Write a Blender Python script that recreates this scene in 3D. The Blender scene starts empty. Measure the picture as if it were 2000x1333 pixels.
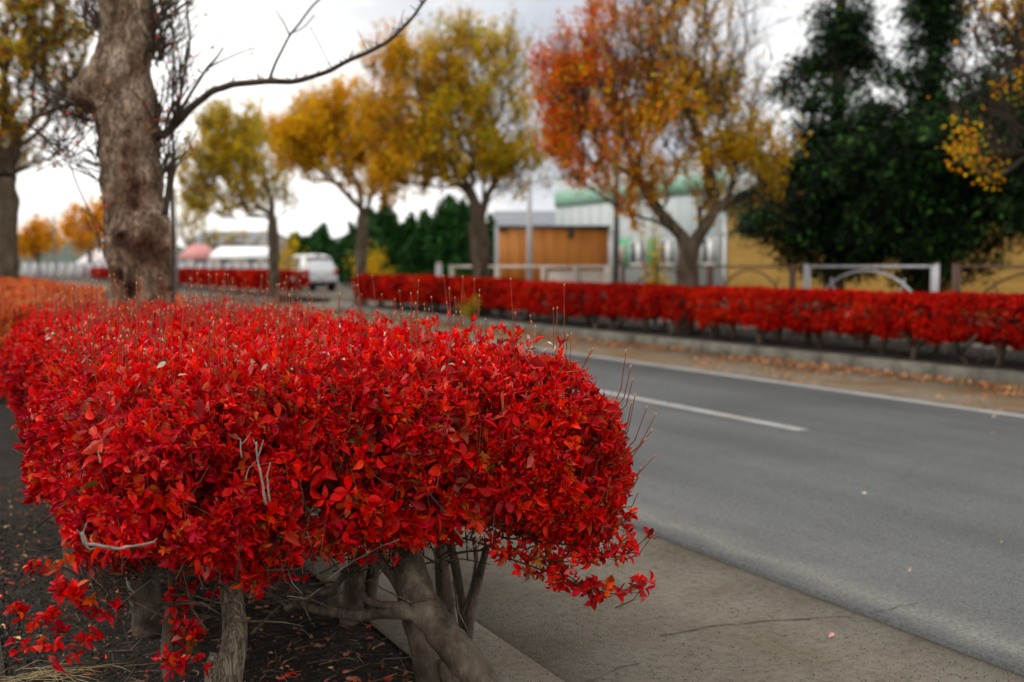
import bpy, math, random
import numpy as np
from mathutils import Vector, Matrix

R = math.radians
rng = np.random.default_rng(7)
random.seed(7)
sc = bpy.context.scene
COL = sc.collection

# ------------------------------------------------------------------ camera
FPX, CX, CY, H = 2250.0, 1000.0, 666.5, 1.2
TH, PH = math.atan(1100 / 2250), math.atan(146.5 / 2250)
FW = np.array([math.sin(TH) * math.cos(PH), math.cos(TH) * math.cos(PH), -math.sin(PH)])
RT = np.array([math.cos(TH), -math.sin(TH), 0.0])
UP = np.cross(RT, FW)
EYE = np.array([0, 0, H])


def at(px, py, d):
    """the world point seen at photo pixel px,py at depth d metres"""
    return EYE + d * (FW + (px - CX) / FPX * RT - (py - CY) / FPX * UP)


def dep(px, X):
    """depth at which photo column px crosses the line X metres right of the camera along the road"""
    v = FW + (px - CX) / FPX * RT
    return X / v[0]


cd = bpy.data.cameras.new('camera')
cam = bpy.data.objects.new('camera', cd)
COL.objects.link(cam)
cam.location = EYE
cam.rotation_euler = (math.pi / 2 - PH, 0, -TH)
cd.sensor_fit = 'HORIZONTAL'
cd.sensor_width = 36
cd.lens = 36 * FPX / 2000
cd.clip_start, cd.clip_end = 0.05, 3000
cd.dof.use_dof = True
cd.dof.focus_distance = 3.05
cd.dof.aperture_fstop = 2.3
cd.dof.aperture_blades = 0
sc.camera = cam


# ------------------------------------------------------------------ helpers
def nz(v):
    return v / np.maximum(np.linalg.norm(v, axis=-1, keepdims=True), 1e-9)


def vnoise(p, s=0.0):
    p = np.asarray(p, float)
    i = np.floor(p)
    f = p - i
    u = f * f * (3 - 2 * f)

    def h(dx, dy, dz):
        a = np.sin((i[..., 0] + dx) * 127.1 + (i[..., 1] + dy) * 311.7 + (i[..., 2] + dz) * 74.7 + s * 17.3) * 43758.5453
        return a - np.floor(a)
    x0 = h(0, 0, 0) * (1 - u[..., 0]) + h(1, 0, 0) * u[..., 0]
    x1 = h(0, 1, 0) * (1 - u[..., 0]) + h(1, 1, 0) * u[..., 0]
    x2 = h(0, 0, 1) * (1 - u[..., 0]) + h(1, 0, 1) * u[..., 0]
    x3 = h(0, 1, 1) * (1 - u[..., 0]) + h(1, 1, 1) * u[..., 0]
    y0 = x0 * (1 - u[..., 1]) + x1 * u[..., 1]
    y1 = x2 * (1 - u[..., 1]) + x3 * u[..., 1]
    return (y0 * (1 - u[..., 2]) + y1 * u[..., 2]) * 2 - 1


class MB:
    """collects vertices, faces, tints, then builds one mesh object"""

    def __init__(s):
        s.v, s.f3, s.f4, s.c, s.n = [], [], [], [], 0
        s.ng = []

    def add(s, v, f, col=None):
        v = np.asarray(v, float).reshape(-1, 3)
        f = np.asarray(f, int)
        if f.size:
            (s.f3 if f.shape[1] == 3 else s.f4).append(f + s.n)
        s.v.append(v)
        s.c.append(np.ones((len(v), 3)) if col is None else np.broadcast_to(np.asarray(col, float), (len(v), 3)))
        s.n += len(v)
        return s

    def ngon(s, pts):
        s.v.append(np.asarray(pts, float))
        s.c.append(np.ones((len(pts), 3)))
        s.ng.append(list(range(s.n, s.n + len(pts))))
        s.n += len(pts)
        return s

    def box(s, a, b, M=None):
        a, b = np.minimum(a, b), np.maximum(a, b)
        v = np.array([[x, y, z] for x in (a[0], b[0]) for y in (a[1], b[1]) for z in (a[2], b[2])], float)
        if M is not None:
            v = M(v)
        return s.add(v, [[0, 1, 3, 2], [4, 6, 7, 5], [0, 4, 5, 1], [2, 3, 7, 6], [0, 2, 6, 4], [1, 5, 7, 3]])

    def tube(s, pts, rad, sides=8, cap=True, bump=None, col=None):
        pts = np.asarray(pts, float)
        n = len(pts)
        rad = np.broadcast_to(np.asarray(rad, float), (n,))
        t = nz(np.gradient(pts, axis=0))
        ref = np.array([0, 0, 1.0]) if abs(t[0][2]) < .9 else np.array([1.0, 0, 0])
        u = nz(np.cross(t[0], ref))
        us = [u]
        for k in range(1, n):
            u = u - t[k] * np.dot(u, t[k])
            u = u / max(np.linalg.norm(u), 1e-9)
            us.append(u)
        us = np.array(us)
        w = np.cross(t, us)
        a = np.linspace(0, 2 * math.pi, sides, endpoint=False)
        dirs = us[:, None] * np.cos(a)[None, :, None] + w[:, None] * np.sin(a)[None, :, None]
        rr = rad[:, None, None]
        v = pts[:, None] + dirs * rr
        if bump is not None:
            v = v + dirs * bump(v, dirs, rr)
        v = v.reshape(-1, 3)
        i = np.arange(n - 1)[:, None] * sides
        j = np.arange(sides)[None]
        j2 = (j + 1) % sides
        f = np.stack([i + j, i + j2, i + sides + j2, i + sides + j], -1).reshape(-1, 4)
        base = s.n
        s.add(v, f, col)
        if cap:
            s.ng.append([base + k for k in range(sides)][::-1])
            s.ng.append([base + (n - 1) * sides + k for k in range(sides)])
        return s

    def segs(s, A, B, ra, rb, sides=4):
        """many tapered sticks at once"""
        A, B = np.asarray(A, float), np.asarray(B, float)
        n = len(A)
        if n == 0:
            return s
        ra = np.broadcast_to(ra, (n,)); rb = np.broadcast_to(rb, (n,))
        t = nz(B - A)
        ref = np.where(np.abs(t[:, 2:3]) < .9, [[0, 0, 1.0]], [[1.0, 0, 0]])
        u = nz(np.cross(t, ref)); w = np.cross(t, u)
        a = np.linspace(0, 2 * math.pi, sides, endpoint=False)
        d = u[:, None] * np.cos(a)[None, :, None] + w[:, None] * np.sin(a)[None, :, None]
        v = np.concatenate([A[:, None] + d * ra[:, None, None], B[:, None] + d * rb[:, None, None]], 1)
        j = np.arange(sides); j2 = (j + 1) % sides
        f = np.stack([j, j2, sides + j2, sides + j], -1)
        f = (np.arange(n)[:, None, None] * 2 * sides + f[None]).reshape(-1, 4)
        return s.add(v.reshape(-1, 3), f)

    def build(s, name, m, parent=None, smooth=False, loc=None):
        """vertices are in world coordinates; the object sits at its thing's base"""
        v = np.concatenate(s.v) if s.v else np.zeros((0, 3))
        me = bpy.data.meshes.new(name)
        if parent is not None:
            r = parent
            while r.parent:
                r = r.parent
            org = np.array(r.location)
        else:
            org = np.array(loc if loc is not None else (0, 0, 0), float)
        v = v - org
        loops, tot = [], []
        if s.f3:
            f = np.concatenate(s.f3); loops.append(f.ravel()); tot.append(np.full(len(f), 3))
        if s.f4:
            f = np.concatenate(s.f4); loops.append(f.ravel()); tot.append(np.full(len(f), 4))
        for g in s.ng:
            loops.append(np.array(g)); tot.append(np.array([len(g)]))
        loops = np.concatenate(loops).astype(np.int32); tot = np.concatenate(tot).astype(np.int32)
        me.vertices.add(len(v)); me.vertices.foreach_set('co', v.astype(np.float32).ravel())
        me.loops.add(len(loops)); me.loops.foreach_set('vertex_index', loops)
        me.polygons.add(len(tot))
        me.polygons.foreach_set('loop_start', np.concatenate([[0], np.cumsum(tot)[:-1]]).astype(np.int32))
        me.polygons.foreach_set('loop_total', tot)
        me.update(calc_edges=True)
        ca = me.attributes.new('tint', 'FLOAT_COLOR', 'POINT')
        c = np.concatenate(s.c); c = np.concatenate([c, np.ones((len(c), 1))], 1)
        ca.data.foreach_set('color', c.astype(np.float32).ravel())
        if smooth:
            me.polygons.foreach_set('use_smooth', np.ones(len(tot), bool))
        me.materials.append(m)
        o = bpy.data.objects.new(name, me)
        COL.objects.link(o)
        if parent is not None:
            o.parent = parent
        else:
            o.location = org
        return o


def thing(name, label, cat, loc, group=None):
    o = bpy.data.objects.new(name, None)
    COL.objects.link(o)
    o.location = loc
    o.empty_display_size = .2
    tag(o, label, cat, group)
    return o


def tag(o, label=None, cat=None, group=None, kind=None):
    if label: o['label'] = label
    if cat: o['category'] = cat
    if group: o['group'] = group
    if kind: o['kind'] = kind
    return o


def copy_tree(src, loc, label, group=None, rz=0, sc_=1):
    r = src.copy(); COL.objects.link(r)
    r.location = loc; r.rotation_euler = (0, 0, rz); r.scale = (sc_,) * 3
    r['label'] = label
    if group: r['group'] = group
    for ch in list(src.children):
        c = ch.copy(); COL.objects.link(c); c.parent = r
        for g in list(ch.children):
            e = g.copy(); COL.objects.link(e); e.parent = c
    return r


# ------------------------------------------------------------------ materials
def mat(name, cols, scale=3, rough=.8, bump=0.0, bscale=None, stretch=(1, 1, 1), detail=8, spec=.3, cols2=None, scale2=.6, metal=0):
    m = bpy.data.materials.new(name); m.use_nodes = True
    nt = m.node_tree; N = nt.nodes; L = nt.links
    b = N['Principled BSDF']
    b.inputs['Roughness'].default_value = rough
    b.inputs['Specular IOR Level'].default_value = spec
    b.inputs['Metallic'].default_value = metal
    tc = N.new('ShaderNodeTexCoord'); mp = N.new('ShaderNodeMapping')
    mp.inputs['Scale'].default_value = stretch
    L.new(tc.outputs['Object'], mp.inputs[0])
    n = N.new('ShaderNodeTexNoise'); n.inputs['Scale'].default_value = scale; n.inputs['Detail'].default_value = detail
    n.inputs['Roughness'].default_value = .65
    L.new(mp.outputs[0], n.inputs['Vector'])
    r = N.new('ShaderNodeValToRGB')
    el = r.color_ramp.elements
    k = len(cols)
    while len(el) < k: el.new(.5)
    for i, c in enumerate(cols):
        el[i].position = .3 + .4 * i / max(k - 1, 1)
        el[i].color = (*c, 1)
    L.new(n.outputs['Fac'], r.inputs[0])
    out = r.outputs[0]
    if cols2 is not None:
        n2 = N.new('ShaderNodeTexNoise'); n2.inputs['Scale'].default_value = scale2; n2.inputs['Detail'].default_value = 5
        L.new(tc.outputs['Object'], n2.inputs['Vector'])
        mr = N.new('ShaderNodeMapRange'); mr.inputs[1].default_value = .4; mr.inputs[2].default_value = .65
        L.new(n2.outputs['Fac'], mr.inputs[0])
        mx = N.new('ShaderNodeMix'); mx.data_type = 'RGBA'; mx.blend_type = 'MULTIPLY'
        L.new(mr.outputs[0], mx.inputs[0]); L.new(out, mx.inputs[6]); mx.inputs[7].default_value = (*cols2, 1)
        out = mx.outputs[2]
    L.new(out, b.inputs['Base Color'])
    if bump:
        n3 = N.new('ShaderNodeTexNoise'); n3.inputs['Scale'].default_value = bscale or scale * 4; n3.inputs['Detail'].default_value = 6
        L.new(mp.outputs[0], n3.inputs['Vector'])
        bp = N.new('ShaderNodeBump'); bp.inputs['Strength'].default_value = bump; bp.inputs['Distance'].default_value = .02
        L.new(n3.outputs['Fac'], bp.inputs['Height']); L.new(bp.outputs[0], b.inputs['Normal'])
    return m


def leafmat(name, trans=.35, rough=.42, spec=.5):
    m = bpy.data.materials.new(name); m.use_nodes = True
    nt = m.node_tree; N = nt.nodes; L = nt.links
    b = N['Principled BSDF']; out = N['Material Output']
    at_ = N.new('ShaderNodeAttribute'); at_.attribute_name = 'tint'
    tc = N.new('ShaderNodeTexCoord')
    n = N.new('ShaderNodeTexNoise'); n.inputs['Scale'].default_value = 90; n.inputs['Detail'].default_value = 3
    L.new(tc.outputs['Object'], n.inputs['Vector'])
    mr = N.new('ShaderNodeMapRange'); mr.inputs[1].default_value = .3; mr.inputs[2].default_value = .7
    mr.inputs[3].default_value = .75; mr.inputs[4].default_value = 1.2
    L.new(n.outputs['Fac'], mr.inputs[0])
    mx = N.new('ShaderNodeVectorMath'); mx.operation = 'SCALE'
    L.new(at_.outputs['Color'], mx.inputs[0]); L.new(mr.outputs[0], mx.inputs['Scale'])
    L.new(mx.outputs[0], b.inputs['Base Color'])
    b.inputs['Roughness'].default_value = rough; b.inputs['Specular IOR Level'].default_value = spec
    t = N.new('ShaderNodeBsdfTranslucent'); L.new(mx.outputs[0], t.inputs[0])
    s = N.new('ShaderNodeMixShader'); s.inputs[0].default_value = trans
    L.new(b.outputs[0], s.inputs[1]); L.new(t.outputs[0], s.inputs[2]); L.new(s.outputs[0], out.inputs[0])
    return m


def tint_mul(m):
    nt = m.node_tree; N = nt.nodes; L = nt.links; b = N['Principled BSDF']; src = b.inputs['Base Color'].links[0].from_socket
    a = N.new('ShaderNodeAttribute'); a.attribute_name = 'tint'
    mx = N.new('ShaderNodeMix'); mx.data_type = 'RGBA'; mx.blend_type = 'MULTIPLY'; mx.inputs[0].default_value = 1
    L.new(src, mx.inputs[6]); L.new(a.outputs['Color'], mx.inputs[7]); L.new(mx.outputs[2], b.inputs['Base Color'])


def bark_cracks(m, sc_=7, st=(1, 1, .35), lo=.25):
    nt = m.node_tree; N = nt.nodes; L = nt.links; b = N['Principled BSDF']; src = b.inputs['Base Color'].links[0].from_socket
    tc = N.new('ShaderNodeTexCoord'); mp = N.new('ShaderNodeMapping'); mp.inputs['Scale'].default_value = st
    L.new(tc.outputs['Object'], mp.inputs[0])
    n = N.new('ShaderNodeTexNoise'); n.inputs['Scale'].default_value = sc_ * 1.3; n.inputs['Detail'].default_value = 4
    L.new(mp.outputs[0], n.inputs['Vector'])
    ad = N.new('ShaderNodeMix'); ad.data_type = 'RGBA'; ad.blend_type = 'LINEAR_LIGHT'; ad.inputs[0].default_value = .16
    L.new(mp.outputs[0], ad.inputs[6]); L.new(n.outputs['Color'], ad.inputs[7])
    v = N.new('ShaderNodeTexVoronoi'); v.feature = 'DISTANCE_TO_EDGE'; v.inputs['Scale'].default_value = sc_
    L.new(ad.outputs[2], v.inputs['Vector'])
    mr = N.new('ShaderNodeMapRange'); mr.inputs[1].default_value = 0; mr.inputs[2].default_value = .11; mr.inputs[3].default_value = lo; mr.inputs[4].default_value = 1
    L.new(v.outputs['Distance'], mr.inputs[0])
    sc2 = N.new('ShaderNodeVectorMath'); sc2.operation = 'SCALE'; L.new(src, sc2.inputs[0]); L.new(mr.outputs[0], sc2.inputs['Scale'])
    L.new(sc2.outputs[0], b.inputs['Base Color'])
    bp = N.new('ShaderNodeBump'); bp.inputs['Strength'].default_value = .8; bp.inputs['Distance'].default_value = .02
    L.new(mr.outputs[0], bp.inputs['Height'])
    old = b.inputs['Normal'].links[0].from_node; L.new(old.outputs[0], bp.inputs['Normal']); L.new(bp.outputs[0], b.inputs['Normal'])


M = {}
M['leaf'] = leafmat('leaf_surface', .26, .45, .13)
M['hedgeleaf'] = leafmat('far_hedge_leaf_surface', .22, .7, .05)
M['farleaf'] = leafmat('tree_leaf_surface', .5, .7, .06)
M['needle'] = leafmat('needle_surface', .05, .7, .15)
M['litter'] = leafmat('litter_surface', .05, .8, .2)
M['bark'] = mat('bark', [(.07, .043, .026), (.33, .235, .158), (.58, .47, .35)], 11, .9, 1.0, 26, (1, 1, .28), cols2=(.45, .37, .31), scale2=5)
tint_mul(M['bark'])
bark_cracks(M['bark'], 16, (1, 1, .45), .35)
M['farbark'] = mat('far_bark', [(.025, .017, .010), (.075, .054, .034), (.14, .107, .072)], 8, .9, .5, 20, (1, 1, .3))
M['twig'] = mat('twig_bark', [(.018, .011, .007), (.042, .028, .02), (.075, .055, .04)], 30, .85)
M['shoot'] = mat('shoot_bark', [(.13, .022, .010), (.20, .045, .018), (.27, .085, .03)], 14, .6)
M['stem'] = mat('stem_bark', [(.028, .020, .014), (.095, .071, .050), (.195, .152, .113)], 20, .85, .7, 60, (1, 1, .5), cols2=(.6, .56, .5), scale2=9)
M['deadwood'] = mat('dead_wood', [(.10, .08, .06), (.24, .20, .165), (.36, .32, .27)], 25, .85, .5, 60, (1, 1, .2))
M['stumpwood'] = mat('weathered_wood', [(.05, .036, .023), (.24, .19, .13), (.37, .305, .225)], 30, .85, 1.0, 60, (1, 1, .1), cols2=(.55, .53, .52), scale2=8)
bark_cracks(M['stumpwood'], 26, (1, 1, .05), .5)
M['asphalt'] = mat('asphalt', [(.062, .064, .064), (.128, .131, .131), (.20, .204, .203)], 120, .8, .5, 220, detail=4, spec=.35, cols2=(.80, .80, .80), scale2=.7)
M['walk'] = mat('path_asphalt', [(.06, .05, .038), (.16, .138, .108), (.30, .27, .22)], 90, .9, .5, 200, detail=4, cols2=(.6, .58, .55), scale2=2.2)
M['concrete'] = mat('concrete', [(.19, .165, .125), (.285, .25, .197), (.33, .295, .237)], 38, .9, 1.0, 160, detail=14, cols2=(.76, .72, .66), scale2=2.4)
M['kerb'] = mat('kerb_concrete', [(.085, .078, .062), (.13, .12, .098), (.18, .165, .14)], 5, .9, .3, 90, cols2=(.65, .64, .6), scale2=1.5)
M['soil'] = mat('soil', [(.008, .006, .004), (.022, .017, .012), (.06, .05, .04)], 28, .95, 1.0, 60, cols2=(.5, .48, .45), scale2=5)
M['shoulder'] = mat('shoulder', [(.11, .09, .065), (.17, .14, .10), (.22, .17, .12)], 12, .95, .3, 90, cols2=(.85, .6, .38), scale2=1.3)
M['ground'] = mat('ground', [(.10, .09, .065), (.16, .14, .11), (.2, .18, .14)], 6, .95, .2, 50, cols2=(.6, .65, .45), scale2=.15)
M['paint'] = mat('road_paint', [(.15, .15, .145), (.27, .267, .255), (.34, .335, .32)], 55, .7, .1, 150, cols2=(.8, .79, .76), scale2=3)
M['crack'] = mat('crack_dirt', [(.02, .017, .012), (.05, .04, .03)], 30, .95)
M['white_wall'] = mat('white_cladding', [(.42, .46, .45), (.48, .52, .51)], .6, .6, 0, cols2=(.93, .95, .95), scale2=.2)
M['green_wall'] = mat('green_cladding', [(.19, .36, .27), (.23, .41, .31)], 1, .6)
M['greenpanel'] = mat('green_panel', [(.06, .28, .13), (.08, .33, .16)], 1, .6)
M['glass'] = mat('window_glass', [(.02, .028, .035), (.035, .045, .055)], 1, .12, 0, spec=.6)
M['frame'] = mat('window_frame', [(.5, .5, .5), (.58, .58, .57)], 3, .5)
M['shed'] = mat('shed_boards', [(.24, .078, .008), (.32, .11, .012), (.38, .14, .018)], 2.5, .7, .1, 30, (1, 1, .15), cols2=(.85, .8, .75), scale2=1)
M['ochre'] = mat('ochre_siding', [(.27, .155, .028), (.32, .185, .036), (.35, .21, .046)], 1.6, .75, .05, 20, (.3, .3, 3), cols2=(.86, .84, .8), scale2=.7)
M['dark'] = mat('dark_trim', [(.02, .019, .018), (.045, .042, .04)], 4, .6)
M['grey_roof'] = mat('grey_roof', [(.12, .13, .15), (.19, .2, .22)], 2, .6)
M['metal_white'] = mat('white_painted_steel', [(.34, .34, .36), (.46, .46, .48)], 8, .45, 0, cols2=(.8, .78, .74), scale2=3)
M['metal_brown'] = mat('brown_painted_steel', [(.05, .025, .014), (.10, .05, .03)], 8, .6)
M['metal_beige'] = mat('beige_painted_steel', [(.36, .31, .26), (.5, .44, .38)], 8, .6)
M['pole'] = mat('grey_pole', [(.17, .16, .145), (.25, .24, .22)], 5, .7)
M['darkpole'] = mat('dark_pole', [(.05, .06, .05), (.10, .11, .10)], 5, .6)
M['tent'] = mat('white_tarpaulin', [(.78, .78, .8), (.86, .86, .86)], 2, .6)
M['pink'] = mat('pink_tarpaulin', [(.42, .16, .15), (.5, .22, .2)], 2, .6)
M['beige'] = mat('beige_render', [(.35, .32, .26), (.42, .38, .32)], 2, .8)
M['carpaint'] = mat('silver_car_paint', [(.50, .51, .53), (.56, .57, .59)], 1, .25, 0, spec=.6)
M['tyre'] = mat('tyre_rubber', [(.015, .015, .015), (.03, .03, .03)], 10, .85)
M['rim'] = mat('wheel_rim', [(.4, .4, .41), (.5, .5, .5)], 10, .35, metal=.6)
M['tail'] = mat('tail_lamp_plastic', [(.35, .02, .02), (.45, .03, .03)], 5, .25, spec=.6)
M['plate'] = mat('number_plate', [(.6, .6, .58), (.7, .7, .68)], 5, .5)
M['hill'] = mat('distant_wood', [(.05, .07, .06), (.08, .10, .08)], .05, .95)


def road_dust(m):
    nt = m.node_tree; N = nt.nodes; L = nt.links
    b = N['Principled BSDF']; src = b.inputs['Base Color'].links[0].from_socket
    tc = N.new('ShaderNodeTexCoord'); sx = N.new('ShaderNodeSeparateXYZ'); L.new(tc.outputs['Object'], sx.inputs[0])
    n = N.new('ShaderNodeTexNoise'); n.inputs['Scale'].default_value = 3; n.inputs['Detail'].default_value = 8
    L.new(tc.outputs['Object'], n.inputs['Vector'])
    a = N.new('ShaderNodeMath'); a.operation = 'MULTIPLY_ADD'; a.inputs[1].default_value = .22
    L.new(n.outputs['Fac'], a.inputs[0]); L.new(sx.outputs[0], a.inputs[2])
    r = N.new('ShaderNodeValToRGB'); el = r.color_ramp.elements
    mr = N.new('ShaderNodeMapRange'); mr.inputs[1].default_value = 2.6; mr.inputs[2].default_value = 4.6
    L.new(a.outputs[0], mr.inputs[0]); L.new(mr.outputs[0], r.inputs[0])
    el[0].position = 0; el[0].color = (.15, .15, .15, 1)
    el[1].position = .235; el[1].color = (1, 1, 1, 1)
    for p, c in ((.18, .1), (.275, .5), (.33, .10), (1, 0)):
        e = el.new(p); e.color = (c, c, c, 1)
    n2 = N.new('ShaderNodeTexNoise'); n2.inputs['Scale'].default_value = 70; n2.inputs['Detail'].default_value = 6
    L.new(tc.outputs['Object'], n2.inputs['Vector'])
    mq = N.new('ShaderNodeMapRange'); mq.inputs[1].default_value = .3; mq.inputs[2].default_value = .62; L.new(n2.outputs['Fac'], mq.inputs[0])
    mu = N.new('ShaderNodeMath'); mu.operation = 'MULTIPLY'; L.new(r.outputs[0], mu.inputs[0]); L.new(mq.outputs[0], mu.inputs[1])
    mx = N.new('ShaderNodeMix'); mx.data_type = 'RGBA'
    L.new(mu.outputs[0], mx.inputs[0]); L.new(src, mx.inputs[6]); mx.inputs[7].default_value = (.27, .258, .228, 1)
    # long worn wheel tracks, slightly lighter and smoother
    w = N.new('ShaderNodeTexNoise'); w.inputs['Scale'].default_value = 1.0; w.inputs['Detail'].default_value = 4
    mp = N.new('ShaderNodeMapping'); mp.inputs['Scale'].default_value = (1.6, .10, 1)
    L.new(tc.outputs['Object'], mp.inputs[0]); L.new(mp.outputs[0], w.inputs['Vector'])
    m2 = N.new('ShaderNodeMapRange'); m2.inputs[1].default_value = .35; m2.inputs[2].default_value = .65; m2.inputs[3].default_value = .80; m2.inputs[4].default_value = 1.10
    L.new(w.outputs['Fac'], m2.inputs[0])
    vm = N.new('ShaderNodeVectorMath'); vm.operation = 'SCALE'; L.new(mx.outputs[2], vm.inputs[0]); L.new(m2.outputs[0], vm.inputs['Scale'])
    L.new(vm.outputs[0], b.inputs['Base Color'])


road_dust(M['asphalt'])

# ------------------------------------------------------------------ ground
Y0, Y1 = -15, 400


def slab(name, x0, x1, y0, y1, z, m, zb=None):
    b = MB()
    if zb is None:
        b.add([[x0, y0, z], [x1, y0, z], [x1, y1, z], [x0, y1, z]], [[0, 1, 2, 3]])
    else:
        b.box((x0, y0, zb), (x1, y1, z))
    return tag(b.build(name, m), kind='structure')


slab('ground', -1500, 1500, -1500, 1500, -.04, M['ground'])
slab('path', -3.2, .12, Y0, Y1, -.012, M['walk'], -.06)
slab('soil_bed', .12, 1.265, Y0, Y1, -.02, M['soil'], -.07)
slab('edging_strip', 1.265, 1.575, Y0, Y1, -.004, M['concrete'], -.08)
slab('gutter', 1.581, 2.83, Y0, Y1, -.008, M['concrete'], -.08)
slab('road', 2.82, 7.75, Y0, Y1, .012, M['asphalt'], -.09)
slab('shoulder', 7.75, 9.42, Y0, Y1, .006, M['shoulder'], -.09)
slab('side_street', 9.42, 40, 30.3, 36.6, .004, M['walk'], -.09)
slab('parking_lot', 12.4, 60, 36.6, 130, .0, M['walk'], -.09)
slab('far_soil_bed', 9.585, 12.2, Y0, 30.1, .13, M['soil'], -.09)
slab('far_pavement', 12.2, 14.2, Y0, 30.1, .14, M['walk'], -.09)
slab('far_soil_bed', 9.60, 11.3, 36.8, 150, .13, M['soil'], -.09)
b = MB()
for y in np.arange(-6, 30, .6):
    b.box((9.42 + .004 * math.sin(y * 7), y + .006, -.09), (9.58, y + .594, .145 + .003 * math.sin(y * 5)))
for y in np.arange(36.8, 120, 2.4):
    b.box((9.42, y + .006, -.09), (9.58, y + 2.394, .145))
tag(b.build('kerb', M['kerb']), kind='structure')
b = MB()
for (x0, x1, ya, yb) in ((7.52, 7.67, Y0, 200),):
    b.add([[x0, ya, .016], [x1, ya, .016], [x1, yb, .016], [x0, yb, .016]], [[0, 1, 2, 3]])
tag(b.build('road_edge_line', M['paint']), kind='structure')
b = MB()
for ya in (-3.5, 6.5, 16.5, 26.5, 36.5, 46.5, 56.5):
    b.add([[5.455, ya, .016], [5.585, ya, .016], [5.585, ya + 5, .016], [5.455, ya + 5, .016]], [[0, 1, 2, 3]])
tag(b.build('centre_line', M['paint']), kind='structure')


def groundpt(px, py, z=0):
    v = FW + (px - CX) / FPX * RT - (py - CY) / FPX * UP
    return EYE + v * ((z - H) / v[2])


def crack(pts, w, z):
    P = np.array([groundpt(*p, z) for p in pts])
    Q = []
    for a, c in zip(P[:-1], P[1:]):
        n = max(2, int(np.linalg.norm(c - a) / .02))
        for k in range(n):
            Q.append(a + (c - a) * k / n)
    Q = np.array(Q)
    Q[:, 0] += vnoise(Q * 14, 1) * .012 + vnoise(Q * 40, 5) * .005; Q[:, 1] += vnoise(Q * 14, 2) * .015 + vnoise(Q * 40, 6) * .005
    t = nz(np.gradient(Q, axis=0)); s_ = np.stack([-t[:, 1], t[:, 0], 0 * t[:, 0]], 1)
    ww = w * (.6 + .5 * vnoise(Q * 30, 3))[:, None] * .5
    v = np.concatenate([Q + s_ * ww, Q - s_ * ww]); v[:, 2] = z
    n = len(Q); i = np.arange(n - 1)
    return v, np.stack([i, i + 1, i + 1 + n, i + n], 1)


b = MB()
b.add(*crack([(1290, 1243), (1340, 1232), (1390, 1222), (1500, 1214), (1600, 1206), (1675, 1202)], .0085, -.004))
b.add(*crack([(1706, 1197), (1750, 1190), (1800, 1172)], .006, .0155))
b.add(*crack([(1120, 1345), (1200, 1310), (1260, 1290)], .005, -.004))
tag(b.build('pavement_crack', M['crack']), kind='structure')


b = MB()
b.add(*crack([(1420, 905), (1600, 935), (1760, 940), (2040, 985)], .004, .0155))
b.add(*crack([(1760, 940), (1800, 900), (1900, 880)], .0035, .0155))
tag(b.build('road_crack', M['crack']), kind='structure')


# ------------------------------------------------------------------ leaves
def leaf_template(kind):
    if kind == 'near':     # obovate, folded on the midrib, 9 verts
        v = np.array([[0, 0, 0], [-.15, .27, .04], [0, .28, -.01], [.15, .27, .04], [-.26, .56, .06], [0, .57, -.02], [.26, .56, .06],
                      [-.19, .82, .03], [0, .83, -.05], [.19, .82, .03], [0, 1, -.09]])
        f4 = np.array([[1, 2, 5, 4], [2, 3, 6, 5], [4, 5, 8, 7], [5, 6, 9, 8]])
        f3 = np.array([[0, 2, 1], [0, 3, 2], [7, 8, 10], [8, 9, 10]])
        return v, f3, f4
    v = np.array([[0, 0, 0], [-.28, .55, .10], [.28, .55, .10], [0, 1, -.05]])
    return v, np.array([[0, 2, 1], [1, 2, 3]])[:, :], None   # two folded halves crosswise


def leaves(mb, kind, pos, axis, size, col, width=1.0, roll=None):
    """pos, axis (n,3), size (n,), col (n,3)"""
    n = len(pos)
    if n == 0: return
    T, f3, f4 = leaf_template(kind)
    y = nz(axis)
    rnd = nz(rng.normal(size=(n, 3)) + (np.array([0, 0, 1.3]) if roll is None else roll))
    x = nz(np.cross(y, rnd)); z = np.cross(x, y)
    w = np.broadcast_to(width, (n,))
    bend = rng.normal(0, .24, n) - .05
    tv = T[None] * size[:, None, None]
    v = pos[:, None] + x[:, None] * (tv[..., 0:1] * w[:, None, None]) + y[:, None] * tv[..., 1:2] + z[:, None] * (tv[..., 2:3] * rng.uniform(.5, 3.6, n)[:, None, None] + (T[:, 1] ** 2)[None, :, None] * (bend * size)[:, None, None])
    k = len(T)
    off = (np.arange(n) * k)[:, None, None]
    c = np.repeat(col, k, 0)
    base = mb.n
    mb.v.append(v.reshape(-1, 3)); mb.c.append(c); mb.n += n * k
    mb.f3.append((off + f3[None]).reshape(-1, 3) + base)
    if f4 is not None:
        mb.f4.append((off + f4[None]).reshape(-1, 4) + base)


def palette(n, cols, weights, jit=.18):
    dull = cols is RED
    cols = np.array(cols); w = np.array(weights, float); w /= w.sum()
    c = cols[rng.choice(len(cols), n, p=w)]
    if dull:      # a few browned and half-green leaves
        q = rng.random(n); c[q < .022] = (.26, .085, .03); c[q > .993] = (.12, .13, .02)
    return np.clip(c * (1 + rng.normal(0, jit, (n, 1))) * (1 + rng.normal(0, jit * .4, (n, 3))), .001, .95)


RED = [(.66, .001, .001), (.84, .003, .002), (.36, .001, .002), (.82, .026, .001), (.54, .003, .028), (.56, .10, .004), (.12, .002, .003), (.74, .20, .16)]
REDW = [30, 26, 14, 14, 6, 4, 7, 2.5]


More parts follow.
